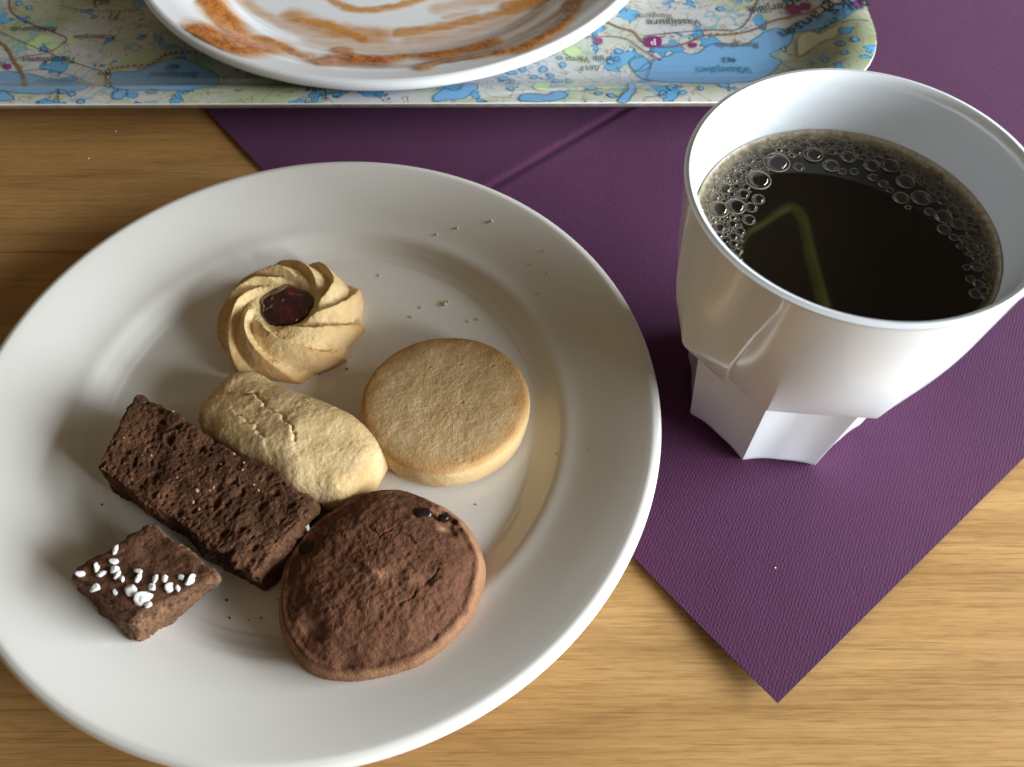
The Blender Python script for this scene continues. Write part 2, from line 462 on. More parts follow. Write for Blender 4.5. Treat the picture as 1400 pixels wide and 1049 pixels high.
# ------------------------------------------------------------------ baked goods
def crumb_mat(name, stops, scale=700, rough=.85, bump=.6, edge=None, dist=.0006, speck=None):
    m = M(name, rough=rough, spec=.25)
    c = m.coord()
    n = m.noise(c, scale * .14, 5, .65); n2 = m.noise(c, scale * 1.6, 3, .6); n3 = m.noise(c, scale * 4, 2, .6)
    f = m.math('ADD', m.math('MULTIPLY', n, .6), m.math('MULTIPLY', n2, .4))
    col = m.ramp(f, stops)
    if edge:
        col = m.mix(m.attr('edge'), col, edge)
    if speck:
        s = m.ramp(m.noise(c, scale * 1.3, 1, .4), [(.66, (0, 0, 0)), (.72, (1, 1, 1))])
        col = m.mix(m.math('MULTIPLY', m.n('ShaderNodeRGBToBW', {0: s}).outputs[0], .6), col, speck)
    m.set('Base Color', col)
    m.bump(m.math('ADD', n2, m.math('MULTIPLY', n3, .5)), bump, dist)
    return m.m

def disc_mesh(R_of_th, zfun, n=220, nr=70, base=0.0, under=True):
    """polar height field: returns V (local), s, theta; side wall handled by zfun(s)"""
    th = np.linspace(0, 2 * np.pi, n, endpoint=False)
    s = np.concatenate([[.0005], np.linspace(.015, 1, nr - 1)])
    S, T = np.meshgrid(s, th, indexing='ij'); S = S.ravel(); T = T.ravel()
    Rr = np.interp(T, np.append(th, 2 * np.pi), np.append(R_of_th(th), R_of_th(th[:1])))
    return S, T, Rr, ring_faces(nr, n)

def boxmesh(L, W, H, step, rad):
    """rounded box surface as grid points with unit normals, base at z=0"""
    nx, ny, nz = [max(4, int(round(d / step))) for d in (L, W, H)]
    xs, ys, zs = np.linspace(-L / 2, L / 2, nx + 1), np.linspace(-W / 2, W / 2, ny + 1), np.linspace(0, H, nz + 1)
    V, F = [], []; base = 0
    def face(A, B, f, flip):
        nonlocal base
        a, b = np.meshgrid(A, B, indexing='ij'); v = f(a.ravel(), b.ravel()); V.append(v)
        q = grid_faces(len(A), len(B)) + base
        F.append(q[:, ::-1] if flip else q); base += len(v)
    o = np.ones_like
    face(xs, ys, lambda a, b: np.stack([a, b, o(a) * H], 1), False)
    face(xs, ys, lambda a, b: np.stack([a, b, o(a) * 0], 1), True)
    face(xs, zs, lambda a, b: np.stack([a, o(a) * -W / 2, b], 1), False)
    face(xs, zs, lambda a, b: np.stack([a, o(a) * W / 2, b], 1), True)
    face(ys, zs, lambda a, b: np.stack([o(a) * L / 2, a, b], 1), False)
    face(ys, zs, lambda a, b: np.stack([o(a) * -L / 2, a, b], 1), True)
    V = np.concatenate(V); F = np.concatenate(F)
    key = np.round(V * 1e6).astype(np.int64); _, idx, inv = np.unique(key, axis=0, return_index=True, return_inverse=True)
    inv = inv.ravel(); V = V[idx]; F = inv[F]
    c = np.clip(V, (-L / 2 + rad, -W / 2 + rad, rad), (L / 2 - rad, W / 2 - rad, H - rad))
    d = V - c; nrm = d / np.maximum(np.linalg.norm(d, axis=1, keepdims=True), 1e-9)
    return c + nrm * rad, nrm, F

def quad_warp(V, L, W, Q, QB=None, H=1.0):
    """map local x,y of a box to the footprint quad Q (4 xy corners: -x-y, +x-y, +x+y, -x+y)"""
    u = V[:, 0] / L + .5; v = V[:, 1] / W + .5; Q = np.asarray(Q)
    xy = (((1 - u) * (1 - v))[:, None] * Q[0] + (u * (1 - v))[:, None] * Q[1] + (u * v)[:, None] * Q[2] + ((1 - u) * v)[:, None] * Q[3])
    if QB is not None:
        t = np.clip(V[:, 2] / H, 0, 1)[:, None]; xb = quad_warp(V, L, W, QB)[:, :2]; xy = xb * (1 - t) + xy * t
    return np.column_stack([xy, V[:, 2]])

# --- long brown sponge slice lying cut side up
CRUMBM = crumb_mat('chocolate_sponge', [(.32, (.044, .017, .008)), (.5, (.096, .040, .019)), (.68, (.19, .086, .042))], 900, .9, 1.0, speck=(.30, .16, .085))
def sponge_disp(P, seed, amp=1.0):
    P = P + .0007 * np.stack([fbm(P / .0022, 2, seed + 61), fbm(P / .0022, 2, seed + 62), fbm(P / .0022, 2, seed + 63)], 1)
    d1, h1 = worley(P / .0038, seed); d2, h2 = worley(P / .0020, seed + 11); d3, h3 = worley(P / .0011, seed + 23)
    pit = .0024 * (h1 > .62) * np.clip((.22 + .26 * h1) - d1, 0, 1) / .4 + .0013 * (h2 > .5) * np.clip((.20 + .24 * h2) - d2, 0, 1) / .4 \
        + .0007 * (h3 > .6) * np.clip(.42 - d3, 0, 1) / .4
    return amp * (-pit * .85 + .00022 * fbm(P / .0010, 3, seed) + .0008 * fbm(P / .008, 2, seed + 5))

def sponge_slice():
    L, W, H = .0680, .0265, .0165
    V, N, F = boxmesh(L, W, H, .00034, .0022)
    d = sponge_disp(V, 3, 1.0)
    d = d + (.0014 * fbm(V / .011, 2, 8) + .0006 * fbm(V / .004, 2, 18)) * (np.abs(N[:, 2]) < .8)
    V = V + N * d[:, None]
    zt = FLOOR + .0185
    Q = [at(126, 640, zt)[:2], at(340, 786, zt)[:2], at(435, 680, zt)[:2], at(186, 536, zt)[:2]]
    V = quad_warp(V, L, W, Q)
    C = np.mean(Q, axis=0)
    V[:, :2] -= C
    # leans a touch towards the plate rim on its far end
    z0 = FLOOR + .0004
    V[:, 2] += z0 + .0028 * np.clip((-V[:, 0]) / .035, 0, 1.2)
    root = empty('sponge_cake_slice', (C[0], C[1], 0)); tag(root, 'long dark chocolate sponge slice, porous cut side up, beside the pale finger cookie', 'cake')
    mk('cake_crumb', V, F, CRUMBM, root)
    for (px, py, z) in ((417, 718, .012), (376, 757, .011)):
        p = at(px, py, FLOOR + z)
        sugar(root, p - (C[0], C[1], 0) + np.array([.0004, -.0006, 0]), .0016)
    fl = crumb_mat('tan_fleck', [(.3, (.34, .17, .08)), (.7, (.62, .42, .22))])
    me = sugar_mesh(55); me.materials.clear(); me.materials.append(fl)
    for px, py, r in ((268, 668, 4.5), (262, 684, 2.6), (290, 664, 3.2), (285, 668, 2.4), (330, 640, 3), (205, 620, 2.2), (300, 632, 2.2), (345, 660, 2.6), (352, 668, 3.0), (270, 694, 2.4), (167, 596, 2.0), (240, 650, 2.0), (235, 560, 2.6), (332, 630, 2.6), (318, 618, 2.6)):
        p = at(px, py, FLOOR + .0192 + .0012 * max(0, (300 - px) / 150)) - (C[0], C[1], 0)
        o = link('crumb_fleck', me, None, root, tuple(p - (0, 0, .0012))); o.scale = (r * .00021,) * 3; o.rotation_euler = (px, py, px * .7)
    return root

SUG = M('pearl_sugar', rough=.8, spec=.25, col=(.74, .72, .69)); SUG.set('Subsurface Weight', .05); SUG.set('Subsurface Radius', (.001, .001, .001)); SUG = SUG.m
def sugar_mesh(seed):
    rs = np.random.default_rng(seed)
    n = 12; V, F = [], []
    ph = np.linspace(0, np.pi, 9)[1:-1]; vv, ff = lathe([(np.sin(p), np.cos(p)) for p in ph], n)
    V = np.concatenate([vv, [(0, 0, 1), (0, 0, -1)]])
    m = len(ph); F = [tuple(reversed(f)) for f in ff.tolist()] + [(j, (j + 1) % n, m * n) for j in range(n)] + [((j + 1) % n + (m - 1) * n, j + (m - 1) * n, m * n + 1) for j in range(n)]
    # chunky: squash to a box-ish superellipsoid, cut by planes
    V = np.sign(V) * np.abs(V) ** .72
    for _ in range(12):
        d = rs.normal(size=3); d /= np.linalg.norm(d); k = rs.uniform(.62, .9); t = V @ d; V = V - np.outer(np.clip(t - k, 0, 9), d)
    V = V * (1, rs.uniform(.65, .95), rs.uniform(.6, .85)) + .05 * RNG.normal(size=V.shape) * .6
    me = bpy.data.meshes.new('sugar_pearl'); me.from_pydata(V.tolist(), [], F); me.materials.append(SUG)
    me.polygons.foreach_set('use_smooth', np.ones(len(me.polygons), bool)); me.update()
    return me
SUGM = [sugar_mesh(k) for k in range(6)]
def sugar(parent, loc, r, rz=None):
    o = link('sugar_pearl', random.choice(SUGM), None, parent, tuple(loc)); s = r
    o.scale = (s * random.uniform(.8, 1.35), s * random.uniform(.75, 1.15), s * random.uniform(.8, 1.1)); o.rotation_euler = (random.uniform(-.4, .4), random.uniform(-.4, .4), random.uniform(0, 6.3) if rz is None else rz)
    return o
sponge_slice()

# --- small square cake corner with pearl sugar
def cake_square():
    L, W, H = .0290, .0265, .0178
    V, N, F = boxmesh(L, W, H, .00040, .0016)
    side = 1 - ss(.35, .85, N[:, 2])
    d = sponge_disp(V + .3, 31, 1.35) * (.16 + .84 * side) + .0006 * fbm(V / .006, 3, 9)
    d = d - .0018 * side * (N[:, 2] < .5) * ss(.3, 0, V[:, 2] / H) * 1.0
    V = V + N * d[:, None]
    zt = FLOOR + .0188
    Q = [at(100, 783, zt)[:2], at(180, 832, zt)[:2], at(298, 783, zt)[:2], at(206, 719, zt)[:2]]
    Q = [at(92, 786, zt)[:2], at(184, 842, zt)[:2], at(303, 786, zt)[:2], at(206, 714, zt)[:2]]
    zb = FLOOR + .001
    QB = [at(112, 815, zb)[:2], at(188, 903, zb)[:2], at(300, 806, zb)[:2], at(212, 742, zb)[:2]]
    V = quad_warp(V, L, W, Q, QB, H); C = np.mean(Q, axis=0); V[:, :2] -= C; V[:, 2] += FLOOR + .0010
    m = M('chocolate_cake_crust', rough=.75, spec=.3)
    c = m.coord(); n = m.noise(c, 120, 5, .65); n2 = m.noise(c, 1200, 3, .6)
    top = m.ramp(m.math('ADD', m.math('MULTIPLY', n, .65), m.math('MULTIPLY', n2, .35)), [(.35, (.068, .027, .012)), (.52, (.112, .047, .022)), (.7, (.185, .086, .042))])
    sd = m.ramp(n2, [(.35, (.09, .040, .019)), (.6, (.20, .100, .052))])
    m.set('Base Color', m.mix(m.attr('side'), top, sd)); m.bump(n2, .6, .0006)
    root = empty('cake_square', (C[0], C[1], 0)); tag(root, 'small square chocolate cake piece topped with white pearl sugar', 'cake')
    mk('cake_crumb', V, F, m.m, root, attrs={'side': side})
    pts = [(159, 751, 7), (156, 768, 6), (132, 777, 6.5), (138, 785, 7), (110, 785, 6), (156, 779, 7), (160, 787, 8), (167, 792, 7), (188, 781, 6.5), (189, 790, 7),
           (212, 793, 7), (226, 791, 7), (208, 803, 7.5), (231, 804, 8), (243, 805, 6), (248, 790, 7), (260, 794, 8), (129, 805, 6.5), (157, 809, 4), (180, 808, 9), (192, 819, 10), (200, 816, 8), (203, 827, 5)]
    for px, py, r in pts:
        p = at(px, py, FLOOR + .0190); sugar(root, (p[0] - C[0], p[1] - C[1], FLOOR + .0190), r * .00020)
cake_square()

# --- jam rosette
def jam_cookie():
    R0 = .0246; N = 9; n = 420; nr = 110
    th = np.linspace(0, 2 * np.pi, n, endpoint=False); s = np.concatenate([[.0005], np.linspace(.01, 1, nr - 1)])
    S, T = np.meshgrid(s, th, indexing='ij'); S = S.ravel(); T = T.ravel()
    jit = .18 * np.sin(2 * T + 1.0) + .12 * np.sin(3 * T + .4)
    twist = 3.0 * S ** .8
    ph = (N * (T - twist + jit * .35) / (2 * np.pi)) % 1.0
    # petal: slow climb, crisp fall
    saw = np.where(ph < .72, (ph / .72) ** 1.35, 1 - np.clip((ph - .72) / .28, 0, 1) ** .75)
    env = ss(.36, .56, S) * (1 - .45 * ss(.80, 1.0, S))
    pet = np.floor((N * (T - twist + jit * .35)) / (2 * np.pi))
    Rm = R0 * (1 + .050 * (saw - .5) * 2 * ss(.75, 1, S) + .02 * np.sin(2 * T + .5) + .018 * np.sin(5 * T))
    prof = np.interp(S, [0, .28, .37, .48, .60, .76, .88, .96, 1.0], [.0094, .0096, .0122, .0140, .0140, .0114, .0082, .0046, .0])
    z = prof + (.0042 * saw - .0020) * env * ss(1.0, .90, S)
    x = Rm * S * np.cos(T); y = Rm * S * np.sin(T)
    P = np.stack([x, y, z], 1)
    z = z + (.00022 * fbm(P / .0011, 3, 4) + .00045 * fbm(P / .005, 2, 6)) * ss(1.0, .93, S)
    z = np.maximum(z, 0)
    # overhang slightly at the foot
    k = ss(.97, 1.0, S); x = x * (1 - .05 * k); y = y * (1 - .05 * k)
    brown = np.clip(ss(.60, 1.02, S) * .60 * (.35 + .65 * saw) + .25 * ss(.80, 1.0, saw) * ss(.3, .6, S) + .15 * ss(.92, 1, S), 0, 1)
    cx = at(397, 433, FLOOR + .006)
    m = M('piped_shortbread', rough=.75, spec=.3)
    c = m.coord(); nn = m.noise(c, 150, 4, .6); n2 = m.noise(c, 1300, 3, .6); n3 = m.noise(c, 3200, 2, .5)
    base = m.ramp(m.math('ADD', m.math('MULTIPLY', nn, .6), m.math('MULTIPLY', n2, .4)), [(.35, (.72, .49, .22)), (.55, (.84, .63, .32)), (.72, (.88, .73, .44))])
    col = m.mix(m.attr('brown'), base, m.ramp(nn, [(.3, (.46, .20, .055)), (.7, (.60, .30, .095))]))
    m.set('Base Color', col); m.bump(m.math('ADD', n2, m.math('MULTIPLY', n3, .5)), .45, .0005)
    m.set('Subsurface Weight', .08); m.set('Subsurface Radius', (.002, .001, .0005))
    root = empty('jam_cookie', (cx[0], cx[1], 0)); tag(root, 'pale golden piped swirl cookie with dark red jam in its centre', 'cookie')
    rot = Matrix.Rotation(math.radians(-2), 4, 'X')
    ck = mk('swirl_dough', np.stack([x, y, z + FLOOR], 1), ring_faces(nr, n)[:, ::-1], m.m, root, attrs={'brown': brown})
    # jam
    jm = M('red_jam', rough=.07, spec=.6, col=(.075, .004, .012)); jm.set('Subsurface Weight', .2); jm.set('Subsurface Radius', (.002, .0003, .0003)); jm.set('Coat Weight', 1.0); jm.set('Coat Roughness', .04)
    jm.set('Base Color', jm.ramp(jm.noise(jm.coord(), 260, 3, .6), [(.35, (.020, .0010, .004)), (.7, (.10, .004, .013))]))
    th2 = np.linspace(0, 2 * np.pi, 160, endpoint=False); s2 = np.linspace(.01, 1, 60); S2, T2 = np.meshgrid(s2, th2, indexing='ij'); S2 = S2.ravel(); T2 = T2.ravel()
    Rj = .0086 * (1 + .05 * np.sin(3 * T2 + 1) + .04 * np.sin(5 * T2) + .03 * np.sin(9 * T2))
    xj = Rj * S2 * np.cos(T2) * 1.05; yj = Rj * S2 * np.sin(T2); Pj = np.stack([xj, yj, 0 * xj], 1)
    zj = .0133 - .0014 * S2 ** 3 + (.00045 * fbm(Pj / .0036, 2, 12) + .00028 * vnoise(Pj / .0013, 15)) * (1 - S2 ** 4)
    zj = zj - .003 * ss(.93, 1, S2)
    mk('jam', np.stack([xj - .0002, yj + .0004, zj + FLOOR], 1), ring_faces(60, 160)[:, ::-1], jm.m, root)
jam_cookie()

# --- round plain shortbread
def round_cookie():
    cx = at(609, 553, FLOOR + .009)
    n, nr = 300, 110; R0 = .0258; H = .0112
    th = np.linspace(0, 2 * np.pi, n, endpoint=False)
    # section: top disc, rounded shoulder, side, in-rolled bottom
    sec = smooth_poly([(0.0001, H + .0006), (.35, H + .0006), (.70, H + .0004), (.90, H - .0001), (.965, H - .0008), (.992, H - .0024), (1.0, H * .5), (.985, .0012), (.95, 0.0), (.85, 0)], 12); sec = resample(sec, 120, R0)
    S = np.repeat(sec[:, 0], n); Z = np.repeat(sec[:, 1], n); T = np.tile(th, len(sec))
    Rm = R0 * (1 + .010 * np.sin(2 * T + .6) + .006 * np.sin(3 * T) + .003 * np.sin(7 * T))
    x = Rm * S * np.cos(T) * 1.01; y = Rm * S * np.sin(T) * .985
    P = np.stack([x, y, Z], 1)
    lumps = .00006 * fbm(P / .0012, 2, 44) + .00014 * fbm(P / .0060, 2, 41)
    d1, h1 = worley(P / .0035, 60); lumps -= .0006 * (h1 > .78) * np.clip(.16 - d1, 0, 1) / .16
    top = (S < .97) & (Z > H * .8)
    z = Z + lumps * np.where(Z > .001, 1, 0)
    side = ss(H - .0010, H - .0035, Z)
    rr = 1 + lumps / R0 * side; x *= rr; y *= rr
    edge = np.clip(ss(.68, .99, S) * (1 - side) * (.75 + .25 * fbm(P / .006, 2, 3)), 0, 1)
    m = M('shortbread_round', rough=.8, spec=.28)
    c = m.coord(); nn = m.noise(c, 110, 5, .65); n2 = m.noise(c, 1100, 3, .6); n3 = m.noise(c, 2800, 2, .5)
    base = m.ramp(m.math('ADD', m.math('MULTIPLY', nn, .55), m.math('MULTIPLY', n2, .45)), [(.36, (.53, .335, .150)), (.52, (.66, .450, .225)), (.68, (.75, .56, .32))])
    col = m.mix(m.math('MULTIPLY', m.attr('edge'), .90), base, (.52, .255, .075))
    col = m.mix(m.attr('side'), col, m.ramp(nn, [(.3, (.64, .43, .19)), (.7, (.78, .57, .30))]))
    m.set('Base Color', col); m.bump(m.math('ADD', n2, m.math('MULTIPLY', n3, .9)), .42, .0005)
    o = mk('round_cookie', np.stack([x, y, z], 1), ring_faces(len(sec), n)[:, ::-1], m.m, attrs={'edge': edge, 'side': side}, loc=(cx[0], cx[1], FLOOR))
    o.rotation_euler = (math.radians(-1.5), 0, 0); o.location.z += .0006
    tag(o, 'plain round beige shortbread cookie with flat top, rightmost on the plate', 'cookie')
round_cookie()

# --- pale finger cookie with a split
def finger_cookie():
    L, W, H = .0615, .0275, .0165
    V, N, F = boxmesh(L, W, H, .00040, .0068)
    u = V[:, 0] / (L / 2); v = V[:, 1] / (W / 2)
    # rounded plan and hump
    V[:, 1] *= (1 - .09 * np.abs(u) ** 3) * (1 + .05 * np.sin(3 * u))
    V[:, 0] *= (1 - .06 * np.abs(v) ** 2)
    V[:, 2] *= 1 - .12 * v ** 2 - .14 * np.abs(u) ** 3 + .05 * np.sin(4 * u + 1)
    d = .0009 * fbm(V / .013, 2, 71) + .00012 * fbm(V / .0036, 2, 75) + .00010 * fbm(V / .0011, 2, 77) + .00035 * (worley(V / .0026, 79)[1] > .86) * np.clip(.35 - worley(V / .0026, 79)[0], 0, 1) / .35
    # split on top: a trench with a raised far lip
    def trench(pts, w, depth):
        pts = np.asarray(pts, float); best = np.full(len(V), 9.0); sg = np.zeros(len(V))
        for a, b in zip(pts[:-1], pts[1:]):
            ab = b - a; p = V[:, :2] - a; t = np.clip((p @ ab) / (ab @ ab), 0, 1); q = p - t[:, None] * ab; dd = np.linalg.norm(q, axis=1)
            cr = np.sign(ab[0] * p[:, 1] - ab[1] * p[:, 0]); m = dd < best; best = np.where(m, dd, best); sg = np.where(m, cr, sg)
        up = ss(.2, .7, N[:, 2])
        return up * (-depth * np.exp(-(best / w) ** 2) + .0005 * np.exp(-(best / (.0060)) ** 1.0) * (sg < 0) )
    wob = np.stack([fbm(V / .0024, 3, 5), fbm(V / .0024, 3, 6)], 1) * .0008
    V0 = V.copy(); V[:, :2] += wob
    d = d + trench([(-.019, .0020), (-.015, .0038), (-.011, .0030), (-.008, .0014), (-.004, .0018), (.000, .0002), (.0035, -.0006), (.0065, -.0035)], .00030, .0013) \
          + trench([(-.014, -.0045), (-.010, -.0056), (-.0075, -.0052), (-.003, -.0078)], .00028, .0009)
    V = V0 + N * d[:, None]
    ax = at(308, 548, FLOOR + .008); bx_ = at(494, 650, FLOOR + .008)
    C = (ax + bx_) / 2; ang = math.atan2(bx_[1] - ax[1], bx_[0] - ax[0])
    m = M('pale_shortbread', rough=.8, spec=.28)
    c = m.coord(); nn = m.noise(c, 130, 5, .65); n2 = m.noise(c, 1000, 3, .6); n3 = m.noise(c, 2600, 2, .5)
    base = m.ramp(m.math('ADD', m.math('MULTIPLY', nn, .6), m.math('MULTIPLY', n2, .4)), [(.34, (.62, .40, .17)), (.52, (.76, .55, .28)), (.70, (.84, .68, .42))])
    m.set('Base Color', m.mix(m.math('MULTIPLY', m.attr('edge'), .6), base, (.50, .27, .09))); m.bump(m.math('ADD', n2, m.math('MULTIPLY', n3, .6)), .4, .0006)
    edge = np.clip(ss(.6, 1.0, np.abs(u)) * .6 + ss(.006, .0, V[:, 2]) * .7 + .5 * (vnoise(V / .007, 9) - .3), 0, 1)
    o = mk('finger_cookie', V, F, m.m, attrs={'edge': edge}, loc=(C[0], C[1], FLOOR + .0003)); o.rotation_euler.z = ang
    tag(o, 'pale oblong finger cookie with a split top, between sponge slice and round shortbread', 'cookie')
finger_cookie()

# --- chocolate cookie
def choc_cookie():
    cx = at(521, 797, FLOOR + .007)
    n, nr = 330, 120
    th = np.linspace(0, 2 * np.pi, n, endpoint=False)
    H = .0152
    sec = smooth_poly([(0.0001, H + .0020), (.3, H + .0017), (.60, H + .0004), (.80, H - .0016), (.910, H - .0034), (.945, H - .0046), (.980, H - .0066), (1.0, H * .36), (.985, .0010), (.95, 0.0), (.85, 0)], 14); sec = resample(sec, 140, .028)
    S = np.repeat(sec[:, 0], n); Z = np.repeat(sec[:, 1], n); T = np.tile(th, len(sec))
    Rm = .0278 * (1 + .045 * np.cos(2 * (T - math.radians(35))) + .018 * np.sin(3 * T + 2) + .010 * np.sin(5 * T) + .005 * np.sin(11 * T))
    x = Rm * S * np.cos(T); y = Rm * S * np.sin(T); P = np.stack([x, y, Z], 1)
    side = ss(.915, .950, S + .014 * fbm(P / .0045, 3, 2)) * (Z < H - .0016)
    topw = 1 - side
    d = .00055 * fbm(P / .010, 3, 91) + (.00020 * fbm(P / .0016, 3, 95)) * topw + .00010 * fbm(P / .0009, 2, 97)
    c1, h1 = worley(P / .0050 + .15 * fbm(P / .002, 2, 3)[:, None], 101)
    d -= .0004 * topw * (h1 > .65) * np.clip(.22 - c1, 0, 1) / .2
    # crust lip standing proud above the side
    d += .0009 * topw * ss(.86, .93, S)
    def loc(px, py): 
        p = at(px, py, FLOOR + H); return p[0] - cx[0], p[1] - cx[1]
    pits = [(605, 702, .0026, .0026), (430, 862, .0034, .0014), (546, 788, .0022, .0013), (420, 742, .0030, .0026), (584, 795, .0012, .0010), (612, 722, .0018, .0020), (470, 905, .0022, .0008)]
    for px, py, w, dep in pits:
        a, b = loc(px, py); q = np.hypot(x - a, y - b) * (1 + .45 * vnoise(P / .0020, 7)); d -= .75 * dep * np.exp(-(q / w) ** 2.5)
    # cracked ridge in the middle
    def crack(pts, w, dep):
        pts = np.array([loc(*p) for p in pts]); best = np.full(len(x), 9.0)
        XY = np.stack([x, y], 1) + .0004 * np.stack([vnoise(P / .0014, 21), vnoise(P / .0014, 22)], 1)
        for a, b in zip(pts[:-1], pts[1:]):
            ab = b - a; p = XY - a; t = np.clip((p @ ab) / (ab @ ab), 0, 1); best = np.minimum(best, np.linalg.norm(p - t[:, None] * ab, axis=1))
        return -dep * np.exp(-(best / w) ** 2)
    for pts, w, dep in (([(500, 775), (512, 785), (522, 795), (535, 798)], .0009, -.0004), ([(545, 828), (558, 822), (570, 810)], .0003, .0005), ([(545, 730), (560, 735), (566, 745)], .0003, .0004),
                        ([(580, 800), (590, 790), (600, 778)], .0003, .0005), ([(505, 722), (520, 735), (535, 725)], .0003, .0004)):
        d = d + crack(pts, w, dep)
    raw = np.zeros(len(x))
    for px, py, w in ((600, 690, .0030), (608, 716, .0018), (408, 852, .0022), (424, 728, .0026), (520, 790, .0018), (560, 790, .0022)):
        a, b = loc(px, py); raw = np.maximum(raw, np.exp(-(np.hypot(x - a, y - b) / w) ** 2) * (.55 + .8 * vnoise(P / .0012, 33)))
    raw = np.clip(raw, 0, 1)
    up = np.where(Z > .0015, 1, 0)
    z = Z + d * up * (1 - .6 * side)
    rr = 1 + .5 * d / .028 * side; x *= rr; y *= rr
    m = M('chocolate_dough', rough=.82, spec=.28)
    c = m.coord(); nn = m.noise(c, 120, 5, .65); n2 = m.noise(c, 900, 4, .65); n3 = m.noise(c, 2600, 2, .5)
    f = m.math('ADD', m.math('MULTIPLY', nn, .55), m.math('MULTIPLY', n2, .45))
    base = m.ramp(f, [(.34, (.080, .029, .013)), (.52, (.135, .053, .025)), (.70, (.195, .084, .041))])
    sd = m.ramp(f, [(.35, (.25, .118, .057)), (.65, (.36, .182, .094))])
    m.set('Base Color', m.mix(m.attr('raw'), m.mix(m.attr('side'), base, sd), (.36, .175, .09))); m.bump(m.math('ADD', n2, m.math('MULTIPLY', n3, .9)), .60, .0006)
    root = empty('chocolate_cookie', (cx[0], cx[1], FLOOR)); tag(root, 'large round brown chocolate cookie with cracked top and dark chunks', 'cookie')
    mk('cookie_dough', np.stack([x, y, z], 1), ring_faces(len(sec), n)[:, ::-1], m.m, root, attrs={'side': side, 'raw': raw})
    cm = M('dark_chocolate', rough=.28, spec=.5, col=(.010, .005, .004)).m
    for px, py, r, dz in ((578, 699, .0030, -.0014), (421, 742, .0034, -.0042), (397, 850, .0027, -.0052), (606, 704, .0018, -.0016)):
        V = np.array(SUGM[1 if r > .003 else 3].vertices.__len__() * [(0, 0, 0)], float)
        src = SUGM[1 if r > .003 else 3]; co = np.empty(len(src.vertices) * 3); src.vertices.foreach_get('co', co); V = co.reshape(-1, 3)
        V = V + .10 * np.stack([vnoise(V * 2 + px, k) for k in (1, 2, 3)], 1)
        a, b = loc(px, py)
        mk('chocolate_chunk', V * (r, r, r * .8), [tuple(p.vertices) for p in src.polygons], cm, root, loc=(a, b, H + dz))
choc_cookie()

# --- crumbs on the plate
def crumbs():
    base = sugar_mesh(99); co = np.empty(len(base.vertices) * 3); base.vertices.foreach_get('co', co); B = co.reshape(-1, 3); FB = [tuple(p.vertices) for p in base.polygons]
    bpy.data.meshes.remove(base)
    pale = [(597, 321, 2.2), (625, 312, 2.4), (672, 303, 2.6), (608, 416, 5), (613, 413, 3), (562, 434, 2.5), (575, 421, 2.2), (519, 377, 2.2), (653, 437, 2.5), (640, 440, 2), (745, 343, 1.8), (726, 361, 1.6), (750, 373, 1.6),
            (737, 401, 1.6), (760, 620, 2.0), (668, 305, 1.4)]
    dark = [(310, 821, 2.2), (314, 845, 1.6), (357, 845, 1.6), (340, 848, 1.2), (140, 690, 1.8), (474, 505, 2), (409, 516, 2), (437, 512, 1.6), (408, 898, 1.6), (380, 820, 1.4), (676, 632, 1.6), (805, 615, 1.2), (650, 690, 1.3)]
    for nm, pts, mt, lab in (('pale_crumbs', pale, crumb_mat('pale_crumb', [(.3, (.5, .34, .15)), (.7, (.75, .6, .36))]), 'tiny pale golden cookie crumbs scattered on the right of the white plate'),
                             ('dark_crumbs', dark, crumb_mat('dark_crumb', [(.3, (.05, .022, .012)), (.7, (.12, .06, .03))]), 'tiny dark chocolate crumbs scattered on the white plate between the cakes')):
        VV, FF = [], []
        for px, py, r in pts:
            z = FLOOR
            for _ in range(6):
                p = at(px, py, z); z = float(plate_z(p[0], p[1]))
            a = random.uniform(0, 6); R2 = np.array([[math.cos(a), -math.sin(a), 0], [math.sin(a), math.cos(a), 0], [0, 0, 1]])
            k = len(VV) * len(B); VV.append((B @ R2.T) * (r * .00021) + (p[0], p[1], z + r * .00010)); FF += [tuple(i + k for i in f) for f in FB]
        tag(mk(nm, np.concatenate(VV), FF, mt), lab, 'crumbs', kind='stuff')
    # a few specks of lint and sugar on napkin and table
    lint = [(1060, 776, 1.6), (1027, 902, .9), (1038, 910, .9), (156, 176, 1.2), (119, 213, 1.5)]
    VV, FF = [], []
    for px, py, r in lint:
        p = at(px, py, .0017); on = True
        k = len(VV) * len(B); zz = .0013 if (px > 900 and py < 915) else .0001
        VV.append(B * (r * .00021) + (p[0], p[1], zz + .0002)); FF += [tuple(i + k for i in f) for f in FB]
    tag(mk('sugar_specks', np.concatenate(VV), FF, SUG), 'tiny white sugar specks on the purple napkin and bare wood', 'crumbs', kind='stuff')
crumbs()

# ------------------------------------------------------------------ tray with printed map
TRX1, TRX0, TRY0, TRY1, TRR = .1545, -.285, .2798, .60, .050
TFZ, TRZ = .0042, .0170      # floor and rim heights
TPROF = [(.0, TRZ - .0002), (.0006, TRZ), (.0060, TRZ - .0002), (.0095, TRZ - .0008), (.0130, TRZ - .0020), (.0165, TRZ - .0040), (.0205, TRZ - .0068),
         (.0250, TRZ - .0097), (.0300, TRZ - .0117), (.0350, TFZ + .0003), (.0400, TFZ)]
def tray_z(x, y):
    cx, cy, hx, hy = (TRX0 + TRX1) / 2, (TRY0 + TRY1) / 2, (TRX1 - TRX0) / 2 - TRR, (TRY1 - TRY0) / 2 - TRR
    qx = np.abs(np.asarray(x) - cx) - hx; qy = np.abs(np.asarray(y) - cy) - hy
    d = TRR - (np.hypot(np.maximum(qx, 0), np.maximum(qy, 0)) + np.minimum(np.maximum(qx, qy), 0))
    return np.interp(d, [p[0] for p in TPROF], [p[1] for p in TPROF])
